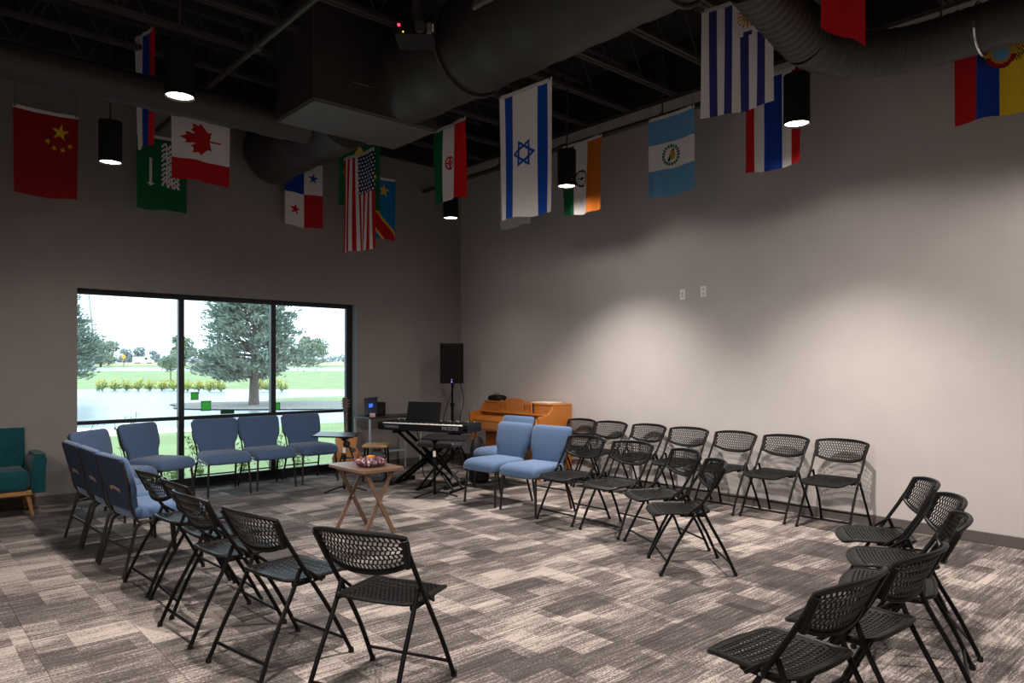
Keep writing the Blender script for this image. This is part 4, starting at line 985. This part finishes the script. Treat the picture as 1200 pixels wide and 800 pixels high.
MB().loft(rings).obj('pack_body', M_grey, t, True); MB().rbox((-.08, -.115, .04), (.08, -.08, .2), .02, 2).obj('front_pocket', M_grey, t, True); MB().tube(smooth_path([(-.04, 0, .40), (-.03, -.01, .43), (.03, -.01, .43), (.04, 0, .40)], 4), .007, 6).obj('carry_loop', M_black, t, True)
t = empty('side_table', (-1.64, -.42, 0), 0, 'slim dark metal side table between window and keyboard', 'table')
MB().rbox((-.44, -.22, .785), (.44, .22, .805), .004, 1).obj('tabletop', M_frame, t)
for sx in (-1, 1):
    for sy in (-1, 1): MB().box((.42 * sx - .011, .2 * sy - .011, 0), (.42 * sx + .011, .2 * sy + .011, .785)).obj('leg', M_jamb, t)
MB().box((-.42, .192, .25), (.42, .208, .28)).obj('stretcher', M_jamb, t)
t = empty('tablet', (-1.94, -.45, .805), R(-48), 'tablet with a blue icon on a stand on the side table', 'tablet')
T_ = Matrix.Translation((0, 0, .02)) @ Matrix.Rotation(R(-22), 4, 'X') @ Matrix.Rotation(R(-8), 4, 'Y')
MB().rbox((-.10, -.004, 0), (.10, .004, .265), .004, 1, T=T_).obj('tablet_body', M_blackg, t); MB().box((-.088, -.0052, .014), (.088, -.0042, .252), T=T_).obj('screen', M_screen, t)
MB().box((-.025, -.0062, .115), (.03, -.0054, .17), T=T_).obj('screen_icon', M_icon, t)
MB().tube([T_ @ Vector((0, .006, .15)), (0, .14, .0)], .006, 6).obj('kickstand', M_chrome, t); MB().rbox((-.06, -.03, 0), (.06, .16, .012), .004, 1).obj('stand_foot', M_black, t)
o = MB().rbox((-.035, -.03, 0), (.035, .03, .055), .008, 1).obj('tissue_pack', mat('pink_packet', (.72, .42, .44), .6), None, loc=(-1.98, -.56, .805)); tag(o, 'small pink packet leaning at the foot of the tablet', 'packet')
o = empty('speaker_box', (-1.72, -.27, .805), 0, 'small dark desktop speaker behind the tablet', 'speaker'); MB().rbox((-.09, -.07, 0), (.09, .07, .19), .01, 2).obj('cabinet', M_black, o); MB().lathe([(.0, 0), (.05, 0), (.055, .006), (0, .004)], 16, T=Matrix.Translation((0, -.07, .09)) @ Matrix.Rotation(PI / 2, 4, 'X'), caps=False).obj('driver', M_blackg, o)

# ------------------------------------------------------------------ loudspeaker on a pole
SX, SY = -.64, -.62
t = empty('loudspeaker', (SX, SY, 1.255), R(-40), 'tall black loudspeaker on a pole stand in the room corner', 'speaker')
MB().prism([(-.175, -.15), (.175, -.15), (.13, .17), (-.13, .17)], 0, .60, 'z').obj('cabinet', M_black, t)
MB().rbox((-.165, -.160, .02), (.165, -.149, .58), .008, 1).obj('grille', mat('speaker_grille', (.007, .0065, .0065), .7, spec=.15, var=.3, scale=300, bump=.4), t)
MB().lathe([(.0, 0), (.016, 0), (.016, .008), (0, .009)], 12, T=Matrix.Translation((.0, -.16, .055)) @ Matrix.Rotation(PI / 2, 4, 'X')).obj('logo_badge', M_tan, t); MB().lathe([(.0, 0), (.008, 0), (.008, .006), (0, .007)], 10, T=Matrix.Translation((.0, -.16, .022)) @ Matrix.Rotation(PI / 2, 4, 'X')).obj('power_light', M_blue_led, t)
t = empty('speaker_stand', (SX, SY, 0), R(-10), 'black tripod pole stand under the tall loudspeaker', 'stand')
MB().tube([(0, 0, .10), (0, 0, .95)], .021, 10).obj('lower_pole', M_tube, t, True); MB().tube([(0, 0, .9), (0, 0, 1.255)], .016, 10).obj('upper_pole', M_tube, t, True); MB().lathe([(.032, 0), (.032, .06)], 10, (0, 0, .90)).obj('collar', M_black, t)
for k in range(3):
    a = R(30 + 120 * k); c, s = math.cos(a), math.sin(a); l_ = MB().tube([(.02 * c, .02 * s, .52), (.45 * c, .45 * s, .015)], .013, 8).obj('leg', M_tube, t, True); MB().tube([(.02 * c, .02 * s, .15), (.25 * c, .25 * s, .25)], .009, 6).obj('brace', M_tube, t)
    MB().lathe([(.02, 0), (.02, .035)], 8, (.45 * c, .45 * s, 0)).obj('rubber_foot', M_black, l_)
def cable(pts, label, r=.006):
    o = MB().tube(smooth_path(pts, 7), r, 6).obj('cable', M_black, None, True); tag(o, label, 'cable', 'black cables in the music corner')
cable([(SX - .02, SY - .10, 1.27), (SX - .16, SY - .10, .95), (SX - .25, SY - .12, .72), (SX - .2, SY - .16, .45), (SX - .28, SY - .22, .12), (SX - .4, SY - .5, .008), (-1.4, -1.6, .008)], 'black cable looping down left of the speaker pole')
cable([(SX + .10, SY - .06, 1.27), (SX + .12, SY - .12, 1.0), (SX + .06, SY - .10, .7), (SX + .03, SY - .08, .4), (SX - .05, SY - .3, .008), (-1.0, -1.2, .008), (-1.55, -1.75, .008)], 'black cable hanging down right of the speaker pole')
cable([(-1.95, -1.6, .70), (-1.85, -1.55, .45), (-1.8, -1.6, .05), (-1.6, -1.9, .008), (-1.9, -2.1, .008), (-2.2, -2.35, .008)], 'black cable dropping from the back of the keyboard to the floor')

# ------------------------------------------------------------------ wall plates
def plate(y, z, label, holes):
    t = empty('wall_plate', (0, y, z), 0, label, 'wall plate')
    MB().rbox((-.008, -.037, -.062), (0, .037, .062), .004, 2).obj('cover', M_white, t)
    if holes:
        for k in (-.02, .012): MB().lathe([(.0, 0), (.008, 0), (.008, .002), (0, .002)], 10, T=Matrix.Translation((-.010, 0, k)) @ Matrix.Rotation(PI / 2, 4, 'Y')).obj('socket', M_black, t)
    else:
        for k in (-.026, .026): MB().rbox((-.0105, -.018, k - .017), (-.007, .018, k + .017), .005, 2).obj('outlet_face', mat('off_white_face', (.6, .56, .52), .4), t)
plate(-4.305, 2.37, 'white wall plate with two dark sockets on the right wall', True); plate(-4.59, 2.385, 'white double outlet plate on the right wall, without dark sockets', False)
